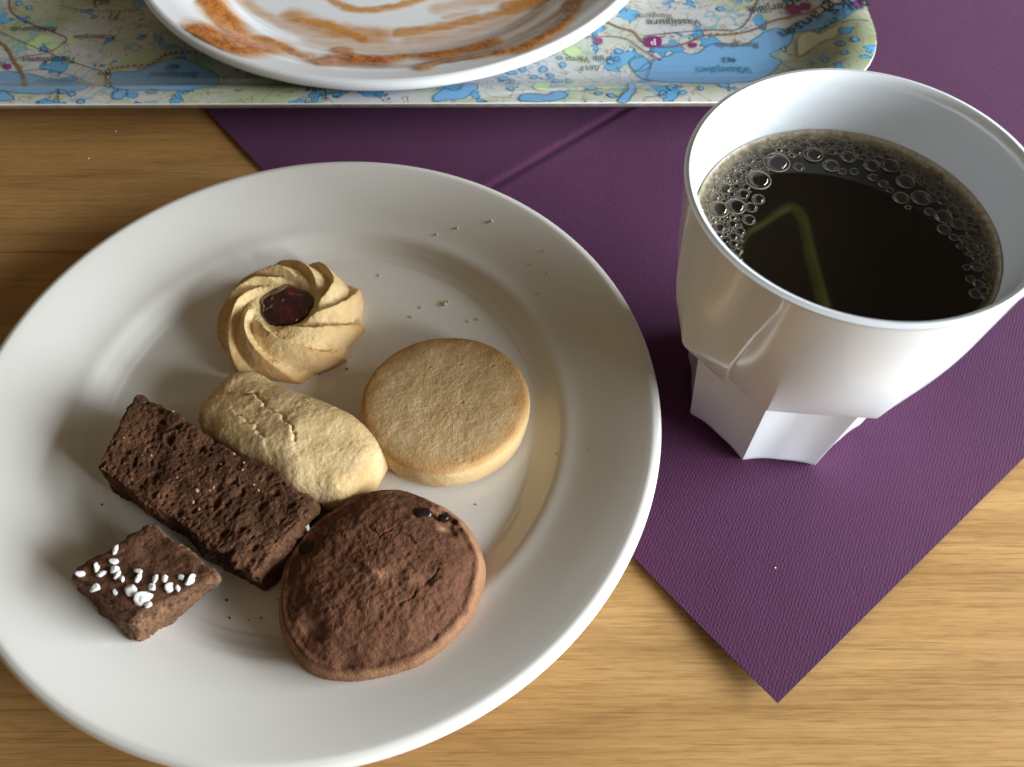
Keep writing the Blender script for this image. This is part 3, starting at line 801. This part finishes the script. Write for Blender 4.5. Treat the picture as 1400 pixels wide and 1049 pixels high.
def on_tray(px, py):
    z = TFZ if py < 118 else TRZ
    for _ in range(14):
        p = at(px, py, z); z = .5 * z + .5 * float(tray_z(p[0], p[1]))
    return p
def rrect(inset, n=14):
    r = max(TRR - inset, .012); pts = []
    for cx, cy, a0 in ((TRX1 - inset - r, TRY0 + inset + r, -90), (TRX1 - inset - r, TRY1 - inset - r, 0), (TRX0 + inset + r, TRY1 - inset - r, 90), (TRX0 + inset + r, TRY0 + inset + r, 180)):
        for k in range(n + 1):
            a = math.radians(a0 + 90 * k / n); pts.append((cx + r * math.cos(a), cy + r * math.sin(a)))
    return np.array(pts)

def map_material(name):
    m = M(name, rough=.22, spec=.5); c = m.coord()
    big = m.noise(c, 20, 4, .5); mid = m.noise(c, 46, 5, .55, .3)
    land = m.ramp(big, [(.34, (.29, .35, .20)), (.45, (.43, .46, .32)), (.53, (.55, .55, .51)), (.68, (.53, .53, .58))])
    land = m.mix(m.ramp(m.noise(c, 55, 3, .5), [(.55, (0, 0, 0)), (.68, (.75, .75, .75))]), land, (.38, .50, .26))
    # contour lines
    ct = m.math('PINGPONG', m.math('MULTIPLY', m.noise(c, 20, 5, .52, .4), 36.0), 1.0)
    ln = m.ramp(ct, [(.04, (1, 1, 1)), (.12, (0, 0, 0))])
    col = m.mix(m.math('MULTIPLY', m.n('ShaderNodeRGBToBW', {0: ln}).outputs[0], .85), land, (.33, .20, .11))
    c2 = m.math('PINGPONG', m.math('MULTIPLY', m.noise(c, 42, 4, .5, .5), 12.0), 1.0); l2 = m.ramp(c2, [(.03, (1, 1, 1)), (.09, (0, 0, 0))])
    col = m.mix(m.math('MULTIPLY', m.n('ShaderNodeRGBToBW', {0: l2}).outputs[0], .55), col, (.20, .17, .16))
    # ponds with outlines
    pond = m.noise(c, 78, 4, .5, .15)
    reg = m.noise(c, 11, 2, .5)
    pv = m.math('ADD', pond, m.math('MULTIPLY', m.math('SUBTRACT', reg, .5), .35))
    oc = m.ramp(pv, [(.590, (0, 0, 0)), (.594, (1, 1, 1))]); ic = m.ramp(pv, [(.610, (0, 0, 0)), (.614, (1, 1, 1))])
    col = m.mix(oc, col, (.025, .16, .28)); col = m.mix(ic, col, (.12, .36, .62))
    # thin streams
    st = m.math('ABSOLUTE', m.math('SUBTRACT', m.noise(c, 13, 4, .55, .2), .5)); sl = m.ramp(st, [(.003, (1, 1, 1)), (.006, (0, 0, 0))])
    col = m.mix(m.math('MULTIPLY', m.n('ShaderNodeRGBToBW', {0: sl}).outputs[0], .7), col, (.12, .36, .46))
    m.set('Base Color', col); m.set('Coat Weight', .4); m.set('Coat Roughness', .1)
    return m
def tray():
    root = empty('serving_tray', (-.06, .44, NAPZ)); tag(root, 'laminated serving tray printed with a topographic map, behind the plate', 'tray')
    off = np.array([-.06, .44, NAPZ])
    # top: floor -> concave riser -> flange ; listed from outside in
    top = TPROF + [(.05, TFZ)]
    V = []
    for ins, z in top: V.append(np.column_stack([rrect(ins), np.full(60, z)]))
    n = 60; nr = len(V); F = ring_faces(nr, n).tolist() + [tuple((nr - 1) * n + j for j in range(n))]
    mm = map_material('printed_map')
    mk('map_surface', np.concatenate(V) - off, F, mm.m, root)
    # edge and underside laminate
    em = M('birch_edge', rough=.5, col=(.50, .45, .38)); em.set('Base Color', em.ramp(em.noise(em.coord(), 300, 2, .5), [(.3, (.30, .25, .19)), (.7, (.42, .37, .30))]))
    wm = M('white_laminate_edge', rough=.4, col=(.82, .80, .76))
    rings = [(0.0, TRZ - .0002), (-.0002, TRZ - .0006)]
    V = [np.column_stack([rrect(i), np.full(60, z)]) for i, z in rings]
    mk('rim_line', np.concatenate(V) - off, ring_faces(2, n).tolist()[::1], wm.m, root)
    rings = [(-.0002, TRZ - .0006), (.0002, TRZ - .0026), (.010, TRZ - .0040), (.0205, TRZ - .0100), (.030, .0016), (.040, .0013), (.14, .0013)]
    V = [np.column_stack([rrect(min(i, .14)), np.full(60, z)]) for i, z in rings]; nr = len(V)
    mk('underside', np.concatenate(V) - off, [tuple(reversed(f)) for f in ring_faces(nr, n)[:, ::-1].tolist()] + [tuple((nr - 1) * n + j for j in reversed(range(n)))], em.m, root)

    # ---- print: lakes, roads, lettering (flat ink a hair above the laminate)
    def ink(name, c, rough=.22):
        m = M(name, rough=rough, spec=.5); cc = m.coord(); m.set('Base Color', m.mix(m.math('MULTIPLY', m.noise(cc, 220, 2, .5), .25), c, tuple(min(1, x * 1.25) for x in c)))
        m.set('Coat Weight', .4); m.set('Coat Roughness', .1); return m.m
    LAKE = ink('ink_lake_blue', (.18, .38, .62)); SHORE = ink('ink_shore', (.05, .20, .30)); ROADB = ink('ink_road_brown', (.26, .13, .07)); BLACK = ink('ink_black', (.028, .028, .03))
    TEAL = ink('ink_teal', (.03, .20, .30)); PURP = ink('ink_purple', (.24, .03, .16)); GREY = ink('ink_grey', (.16, .12, .11)); ISLE = ink('ink_island', (.62, .62, .42)); GREEN = ink('ink_green', (.48, .62, .28)); WHITE = ink('ink_white', (.8, .8, .78))
    def fz(flange): return (TRZ - .0004 if flange else TFZ)
    cnt = [0]
    def up():
        cnt[0] += 1; return cnt[0] * 1.2e-6
    def poly(name, pts, mat, lift, flange=False, rough=.0009, seed=0):
        lift += up()
        P = np.array([on_tray(x, y)[:2] for x, y in pts]); P = smooth_poly(P, 8, True)
        q = np.column_stack([P, 0 * P[:, 0]]); P = P + rough * np.stack([fbm(q / .006, 3, seed), fbm(q / .006, 3, seed + 40)], 1)
        z = tray_z(P[:, 0], P[:, 1])
        if z.max() - z.min() < .0002:
            return mk(name, np.column_stack([P, z + lift]) - off, [tuple(range(len(P)))], mat, root, smooth=False), P
        # reaches over the curved rim: fill with a fine grid that follows the surface
        st = .00035; gx = np.arange(P[:, 0].min(), P[:, 0].max() + st, st); gy = np.arange(P[:, 1].min(), P[:, 1].max() + st, st)
        X, Y = np.meshgrid(gx, gy, indexing='ij'); x, y = X.ravel(), Y.ravel(); ins = np.zeros(len(x), bool); Q = np.roll(P, -1, 0)
        for (x1, y1), (x2, y2) in zip(P, Q):
            if y1 != y2: ins ^= ((y1 > y) != (y2 > y)) & (x < (x2 - x1) * (y - y1) / (y2 - y1) + x1)
        F = grid_faces(len(gx), len(gy)); F = F[ins[F].all(1)]
        if not len(F): F = grid_faces(len(gx), len(gy))[:1]
        us = np.unique(F); mp_ = np.zeros(len(x), int); mp_[us] = np.arange(len(us))
        return mk(name, np.column_stack([x, y, tray_z(x, y) + lift])[us] - off, mp_[F], mat, root), P
    def line(name, P, mat, w, lift, z, dash=None):
        lift += up()
        P = np.asarray(P, float); T = np.gradient(P, axis=0); T /= np.linalg.norm(T, axis=1, keepdims=True) + 1e-12; Nn = np.stack([-T[:, 1], T[:, 0]], 1)
        A_, B_ = P + Nn * w / 2, P - Nn * w / 2
        V = np.concatenate([np.column_stack([A_, tray_z(A_[:, 0], A_[:, 1]) + lift]), np.column_stack([B_, tray_z(B_[:, 0], B_[:, 1]) + lift])]) - off
        k = len(P); F = [(i + k, i + k + 1, i + 1, i) for i in range(k - 1) if not dash or (i % dash[0]) < dash[1]]
        return mk(name, V, F, mat, root, smooth=False)
    def lake(pts, flange=False, seed=0):
        o, P = poly('lake_print', pts, LAKE, .00012, flange, seed=seed); PP = np.concatenate([P, P[:1]]); line('shore_print', PP, SHORE, .00045, .00018, fz(flange))
    def road(pts, mat, w, lift=.00022, flange=False, dash=None, name='road_print', n=12):
        P = np.array([on_tray(x, y)[:2] for x, y in pts]); line(name, smooth_poly(P, n), mat, w, lift, fz(flange), dash)
    lake([(868, 100), (900, 82), (928, 72), (950, 76), (975, 60), (1005, 64), (1032, 56), (1042, 44), (1062, 40), (1086, 44), (1080, 60), (1068, 66), (1052, 76), (1066, 84), (1058, 96), (1040, 108), (1000, 116), (950, 116), (900, 112)], seed=3)
    lake([(1078, 46), (1092, 30), (1120, 20), (1150, 4), (1172, -8), (1180, 4), (1160, 22), (1130, 36), (1100, 44)], seed=6)
    lake([(152, 104), (188, 96), (214, 86), (236, 81), (268, 88), (288, 96), (300, 108), (290, 120), (200, 124), (155, 120)], seed=9)
    lake([(-10, 104), (36, 100), (66, 108), (100, 110), (124, 116), (110, 124), (-10, 124)], seed=12)
    lake([(596, 128), (606, 121), (626, 122), (644, 116), (652, 119), (640, 130), (626, 136), (598, 137)], True, 15)
    lake([(712, 134), (724, 128), (748, 130), (764, 124), (776, 130), (758, 138), (716, 139)], True, 16)
    lake([(848, 138), (856, 122), (862, 113), (868, 124), (862, 138)], True, 17)
    lake([(860, 92), (866, 82), (884, 80), (890, 92), (874, 98)], seed=18)
    lake([(912, 120), (918, 117), (926, 120), (920, 124)], True, 19)
    lake([(-6, 138), (2, 126), (14, 128), (18, 138)], True, 20)
    lake([(152, 132), (160, 125), (172, 125), (170, 133), (158, 136)], True, 21)
    for i, (x, y) in enumerate([(98, 130), (88, 126), (112, 139), (208, 126), (820, 128), (808, 121), (836, 131), (936, 127), (990, 118), (905, 128), (700, 122), (520, 131), (470, 126), (960, 122)]):
        a, b = random.uniform(4, 7), random.uniform(2, 3.4); lake([(x - a, y), (x, y - b), (x + a, y + .6), (x, y + b)], True, 30 + i)
    for i, (x, y) in enumerate([(700, 100), (716, 96), (730, 106), (690, 108), (752, 104), (772, 90), (778, 112), (768, 80), (836, 86), (846, 70), (40, 12), (26, 6), (986, 12), (700, 112), (742, 95), (760, 112), (1110, 86), (1126, 82), (1148, 60), (1156, 72), (1170, 55)]):
        a, b = random.uniform(3, 8), random.uniform(2.5, 4.5); lake([(x - a, y), (x, y - b), (x + a, y + .6), (x, y + b)], False, 60 + i)
    poly('island_print', [(1090, 60), (1100, 46), (1120, 48), (1140, 40), (1152, 34), (1140, 52), (1118, 62), (1092, 78)], ISLE, .00030, seed=5)
    for i, (x, y) in enumerate([(60, 55), (76, 66), (46, 62), (95, 54), (782, 72), (740, 118)]):
        poly('woodland_print', [(x - 12, y), (x, y - 6), (x + 12, y), (x, y + 6)], GREEN, .00010, seed=90 + i)
    road([(820, 26), (846, 38), (866, 44), (880, 58), (910, 65), (940, 60), (962, 50), (1000, 48), (1030, 42), (1055, 30), (1085, 22), (1110, 16), (1140, -4)], ROADB, .0011)
    road([(148, 119), (148, 100), (170, 92), (205, 88), (228, 74), (262, 72), (300, 80)], ROADB, .0014)
    road([(148, 119), (148, 100), (170, 92), (205, 88), (228, 74), (262, 72), (300, 80)], WHITE, .0006, .0003, dash=(3, 1))
    road([(-5, 55), (10, 66), (20, 84), (30, 100), (36, 118)], ROADB, .0012)
    road([(14, -4), (18, 18), (50, 36), (90, 52), (82, 64), (62, 74), (34, 78), (20, 84)], PURP, .00055)
    road([(-5, 42), (40, 62), (90, 82), (140, 98)], BLACK, .0003)
    road([(880, 50), (930, 45), (970, 42), (1006, 42), (1022, 30), (1032, 10), (1040, -6)], BLACK, .00045, name='railway_print')
    road([(880, 54), (930, 50), (970, 47), (1006, 46), (1030, 34)], BLACK, .0005, dash=(3, 1), name='trail_print')
    road([(800, 52), (850, 52), (880, 70), (905, 84)], PURP, .0005)
    road([(80, 8), (110, 14), (150, 16), (195, 14)], BLACK, .0006, dash=(2, 1), name='trail_print', n=16)
    road([(20, 100), (60, 96), (100, 104), (130, 116)], GREY, .0006, dash=(2, 1), name='trail_print', n=16)
    road([(893, 66), (892, 84), (884, 108)], GREY, .0006, dash=(2, 1), name='trail_print', n=16)
    road([(1060, 100), (1090, 100), (1130, 92), (1158, 82)], BLACK, .0006, dash=(2, 1), name='trail_print', n=16)
    road([(1150, 32), (1170, 28), (1188, 30)], BLACK, .0006, dash=(2, 1), name='trail_print', n=16)
    road([(882, 134), (910, 128), (945, 114)], BLACK, .0005, True and .00022, True, (2, 1), 'trail_print', 16)
    road([(843, 134), (852, 126), (858, 114)], BLACK, .0005, .00022, True, (2, 1), 'trail_print', 14)
    road([(80, 122), (81, 141)], BLACK, .0009, .00022, True, (2, 1), 'trail_print', 14)
    road([(445, 119), (446, 140)], BLACK, .0009, .00022, True, (2, 1), 'trail_print', 14)
    for x, y, w in ((893, 58, 9), (818, 57, 5), (948, 63, 4), (12, 92, 4), (1085, 14, 8), (1100, 10, 7), (1172, 8, 7)):
        poly('symbol_print', [(x - w, y - w * .7), (x + w, y - w * .7), (x + w, y + w * .7), (x - w, y + w * .7)], PURP, .00026, rough=.0002)
    # lettering reads upside down from this side of the table
    def text(s, px, py, wpx, mat, rot=0.0, flange=False, shear=.0, hpx=None):
        cu = bpy.data.curves.new('lettering', 'FONT'); cu.body = s; cu.align_x = 'CENTER'; cu.align_y = 'CENTER'; cu.shear = shear; cu.resolution_u = 2
        tmp = bpy.data.objects.new('lettering_tmp', cu); COL.objects.link(tmp)
        dg = bpy.context.evaluated_depsgraph_get(); me = bpy.data.meshes.new_from_object(tmp.evaluated_get(dg))
        COL.objects.unlink(tmp); bpy.data.objects.remove(tmp)
        co = np.empty(len(me.vertices) * 3); me.vertices.foreach_get('co', co); co = co.reshape(-1, 3)
        pc = on_tray(px, py); a = at(px - wpx / 2, py, pc[2]); b = at(px + wpx / 2, py, pc[2]); w = np.linalg.norm(b - a)
        k = w / (co[:, 0].max() - co[:, 0].min()); co[:, 0] *= k; co[:, 1] *= k * 1.25
        ang = math.pi + math.radians(rot); ca, sa = math.cos(ang), math.sin(ang)
        X = pc[0] + co[:, 0] * ca - co[:, 1] * sa; Y = pc[1] + co[:, 0] * sa + co[:, 1] * ca
        z0 = float(tray_z(pc[0], pc[1]))
        co = np.column_stack([X - pc[0], Y - pc[1], tray_z(X, Y) - z0 + .0009 * 0])
        me.vertices.foreach_set('co', co.ravel()); me.update()
        me.materials.clear(); me.materials.append(mat)
        link('printed_lettering', me, None, root, tuple(np.array([pc[0], pc[1], z0 + .00050]) - off))
    text('Vássejávri', 991, 97, 74, TEAL, shear=.15); text('463', 997, 83, 19, BLACK); text('Rengärde', 1009, 63, 58, GREY, shear=.15)
    text('Vassijaure', 921, 32, 74, BLACK); text('Rengärde', 893, 23, 50, GREY, shear=.15); text('Katterjåkk', 1064, 11, 84, BLACK, 4)
    text('Riks', 1160, 6, 50, BLACK, 22); text('gränsen', 1102, 32, 72, BLACK, 20); text('Vássijávri', 1158, 17, 62, TEAL, 24, shear=.15)
    text('Oarjjip Várcu', 811, 82, 74, BLACK, 1); text('Δ617', 806, 94, 28, BLACK)
    text('Baktajávri', 239, 103, 66, TEAL, shear=.15); text('407', 237, 92, 20, BLACK); text('409', 144, 101, 18, BLACK); text('Tornehamn', 68, 83, 74, BLACK)
    text('Kratersjön', 130, 52, 56, BLACK, shear=.15); text('Rakkasårda', 48, 41, 62, BLACK, shear=.1); text('663', 139, 3, 22, BLACK); text('71', 156, 22, 14, GREY)
    text('Baktajaure', 76, 112, 50, TEAL, shear=.15); text('494', 431, 122, 26, BLACK, 0, True); text('655', 700, 117, 22, GREY, 0, True); text('P', 893, 58, 7, WHITE)
    text('Darnot', 71, 131, 18, BLACK, 88, True); text('Ta', 4, 88, 12, BLACK)
tray()

# ------------------------------------------------------------------ dinner plate with sauce
P2C = np.array([-.0533, .4036]); P2Z = NAPZ + TFZ - NAPZ + .0003
PROF2 = plate_profile(.1215, .0240 - P2Z, .088, .0040, .066)
V, F = lathe(PROF2, 220)
dp = mk('dinner_plate', V, F[:, ::-1], PORC2, loc=(P2C[0], P2C[1], P2Z)); tag(dp, 'white dinner plate smeared with orange sauce, standing on the map tray', 'plate')
def p2z(x, y): return P2Z + prof_z(PROF2, np.hypot(x - P2C[0], y - P2C[1]))
def sauce():
    def on(px, py):
        z = .012
        for _ in range(12):
            p = at(px, py, z); z = .5 * z + .5 * float(p2z(p[0], p[1]))
        return p[:2]
    # strokes: points, half width (m), thickness (m), cover
    st = [([(284, -4), (300, 18), (318, 40), (330, 56)], .0028, .0018, 1.0), ([(276, 45), (300, 56), (330, 64), (362, 66)], .0042, .0022, 1.0), ([(330, 50), (365, 56), (400, 72), (418, 78)], .0014, .0012, .85),
          ([(262, 40), (275, 46), (290, 52)], .0016, .0010, .8),
          ([(338, 4), (360, 20), (390, 34), (420, 46), (462, 52)], .0012, .0004, .5), ([(322, -4), (350, 18), (380, 30)], .0009, .0003, .45),
          ([(443, 86), (462, 84), (490, 82), (520, 84)], .0030, .0028, 1.0), ([(466, 70), (500, 84), (530, 80), (560, 76), (600, 74), (640, 66), (672, 58)], .0022, .0020, .95),
          ([(578, 93), (600, 86), (640, 80), (680, 72), (715, 66), (745, 50), (770, 30), (784, 4)], .0019, .0018, .95),
          ([(690, 62), (735, 40), (768, 18)], .0020, .0004, .45), ([(430, 58), (470, 60), (530, 64)], .0026, .0003, .40), ([(400, 24), (440, 38), (480, 46), (520, 50)], .0024, .0006, .62), ([(410, 28), (450, 36), (500, 54)], .0016, .0008, .8),
          ([(545, 46), (590, 40), (640, 30), (690, 18)], .0014, .0006, .72), ([(560, 56), (610, 50), (660, 38), (710, 14), (720, 0)], .0016, .0004, .5), ([(452, -2), (474, 10), (510, 14), (560, 4), (580, -4)], .0010, .0006, .7),
          ([(600, 12), (660, 2), (700, -6)], .0018, .0003, .45), ([(560, 66), (620, 62), (690, 44), (740, 10)], .0030, .0002, .30), ([(500, 70), (560, 64), (640, 52)], .0035, .0002, .32), ([(700, 12), (730, 2), (745, -6)], .0026, .0010, .8),
          ([(420, 76), (440, 84), (470, 90)], .0012, .0006, .6), ([(610, 24), (650, 16)], .0008, .0002, .4)]
    step = .00042
    xs = np.arange(P2C[0] - .085, P2C[0] + .10, step); ys = np.arange(P2C[1] - .118, P2C[1] - .030, step)
    X, Y = np.meshgrid(xs, ys, indexing='ij'); x = X.ravel(); y = Y.ravel(); Pn = np.stack([x, y, 0 * x], 1)
    thick = np.zeros(len(x)); cov = np.zeros(len(x))
    wx = x + .0006 * fbm(Pn / .004, 3, 201); wy = y + .0006 * fbm(Pn / .004, 3, 202)
    for pts, w, t, c in st:
        c = c * (1.0 if t > .0005 else .72); w = w * (2.5 if t > .0009 else 2.6); t = t * .34
        P = smooth_poly(np.array([on(*p) for p in pts]), 6); best = np.full(len(x), 9.0)
        for a, b in zip(P[:-1], P[1:]):
            ab = b - a; q = np.stack([wx - a[0], wy - a[1]], 1); k = np.clip((q @ ab) / (ab @ ab + 1e-12), 0, 1); best = np.minimum(best, np.linalg.norm(q - k[:, None] * ab, axis=1))
        g = np.exp(-(best / w) ** 4); thick = np.maximum(thick, t * g * np.clip(1 - (best / w) ** 2 * .6, 0, 1)); cov = np.maximum(cov, c * np.exp(-(best / (w * .95)) ** 3))
    grain = .5 + .5 * fbm(Pn / .0050, 3, 210)
    thick = thick * (.55 + .7 * np.clip(grain, 0, 1.2)) + .0002 * np.clip(fbm(Pn / .0010, 2, 215), 0, 1) * (thick > .0003)
    streak = .5 + .5 * fbm(np.stack([x * 90, y * 700, 0 * x], 1), 3, 220)
    cov = np.clip(cov * (.72 + .5 * streak * (cov < .75) + .28 * (cov >= .75)), 0, 1)
    r = np.hypot(x - P2C[0], y - P2C[1]); z = P2Z + prof_z(PROF2, r) + .00012 + thick
    F = grid_faces(len(xs), len(ys)); keep = (cov[F].max(1) > .02) & (r[F].max(1) < .1185); F = F[keep]
    used = np.unique(F); mp = -np.ones(len(x), int); mp[used] = np.arange(len(used)); F = mp[F]
    m = M('tomato_sauce', rough=.20, spec=.5)
    c = m.coord(); nn = m.noise(c, 420, 4, .6); n2 = m.noise(c, 1500, 2, .5)
    thin = m.ramp(nn, [(.3, (.72, .29, .035)), (.7, (.80, .39, .06))]); thk = m.ramp(m.math('ADD', m.math('MULTIPLY', nn, .6), m.math('MULTIPLY', n2, .4)), [(.32, (.34, .080, .016)), (.52, (.48, .145, .030)), (.70, (.60, .25, .07))])
    m.set('Base Color', m.mix(m.attr('thick'), thin, thk)); m.set('Alpha', m.attr('cover')); m.bump(nn, .3, .0005)
    o = mk('sauce_smears', np.stack([x, y, z], 1)[used] - (P2C[0], P2C[1], 0), F, m.m, attrs={'thick': np.clip(thick / .0007, 0, 1)[used], 'cover': np.where(cov < .04, 0, cov)[used]}, loc=(P2C[0], P2C[1], 0))
    tag(o, 'orange tomato sauce smeared across the white dinner plate', 'sauce', kind='stuff')
sauce()

# ------------------------------------------------------------------ unseen glowing strip added overhead, shaped to give the coffee its yellow-green streak
def strip():
    pts = [(1006, 362, 3.5), (1012, 336, 3.5), (1022, 318, 4), (1045, 304, 4.5), (1066, 289, 6), (1084, 284, 8), (1097, 300, 8), (1104, 330, 8), (1113, 370, 8.5), (1123, 410, 9), (1133, 450, 10)]
    HZ = .62; L = []
    for px, py, w in pts:
        c = at(px, py, COFZ); d = c - np.array([0, 0, CAMZ]); d[2] = -d[2]; t = (HZ - COFZ) / d[2]
        L.append((*(c + d * t)[:2], w * .00017 * (1 + t)))
    L = smooth_poly(np.array(L), 8); P = L[:, :2]; w = L[:, 2]
    T = np.gradient(P, axis=0); T /= np.linalg.norm(T, axis=1, keepdims=True); N = np.stack([-T[:, 1], T[:, 0]], 1); n = 10; V = []
    for i in range(len(P)):
        for k in range(n):
            a = 2 * math.pi * k / n; V.append((*(P[i] + N[i] * w[i] * math.cos(a)), HZ + .004 * math.sin(a)))
    C = np.array([P[:, 0].mean(), P[:, 1].mean(), HZ])
    m = M('yellow_green_glow', rough=.5, col=(.3, .33, .06)); m.set('Emission Color', (.80, .92, .22, 1)); m.set('Emission Strength', m.math('MULTIPLY_ADD', m.noise(m.coord(), 30, 3, .6), 1.7, -.25))
    F = ring_faces(len(P), n).tolist() + [tuple(range(n)), tuple(reversed(range((len(P) - 1) * n, len(P) * n)))]
    tag(mk('added_glow_strip', np.array(V) - C, F, m.m, loc=tuple(C)), 'curved yellow-green glowing strip added overhead, seen only mirrored in the coffee', 'added glow')
strip()
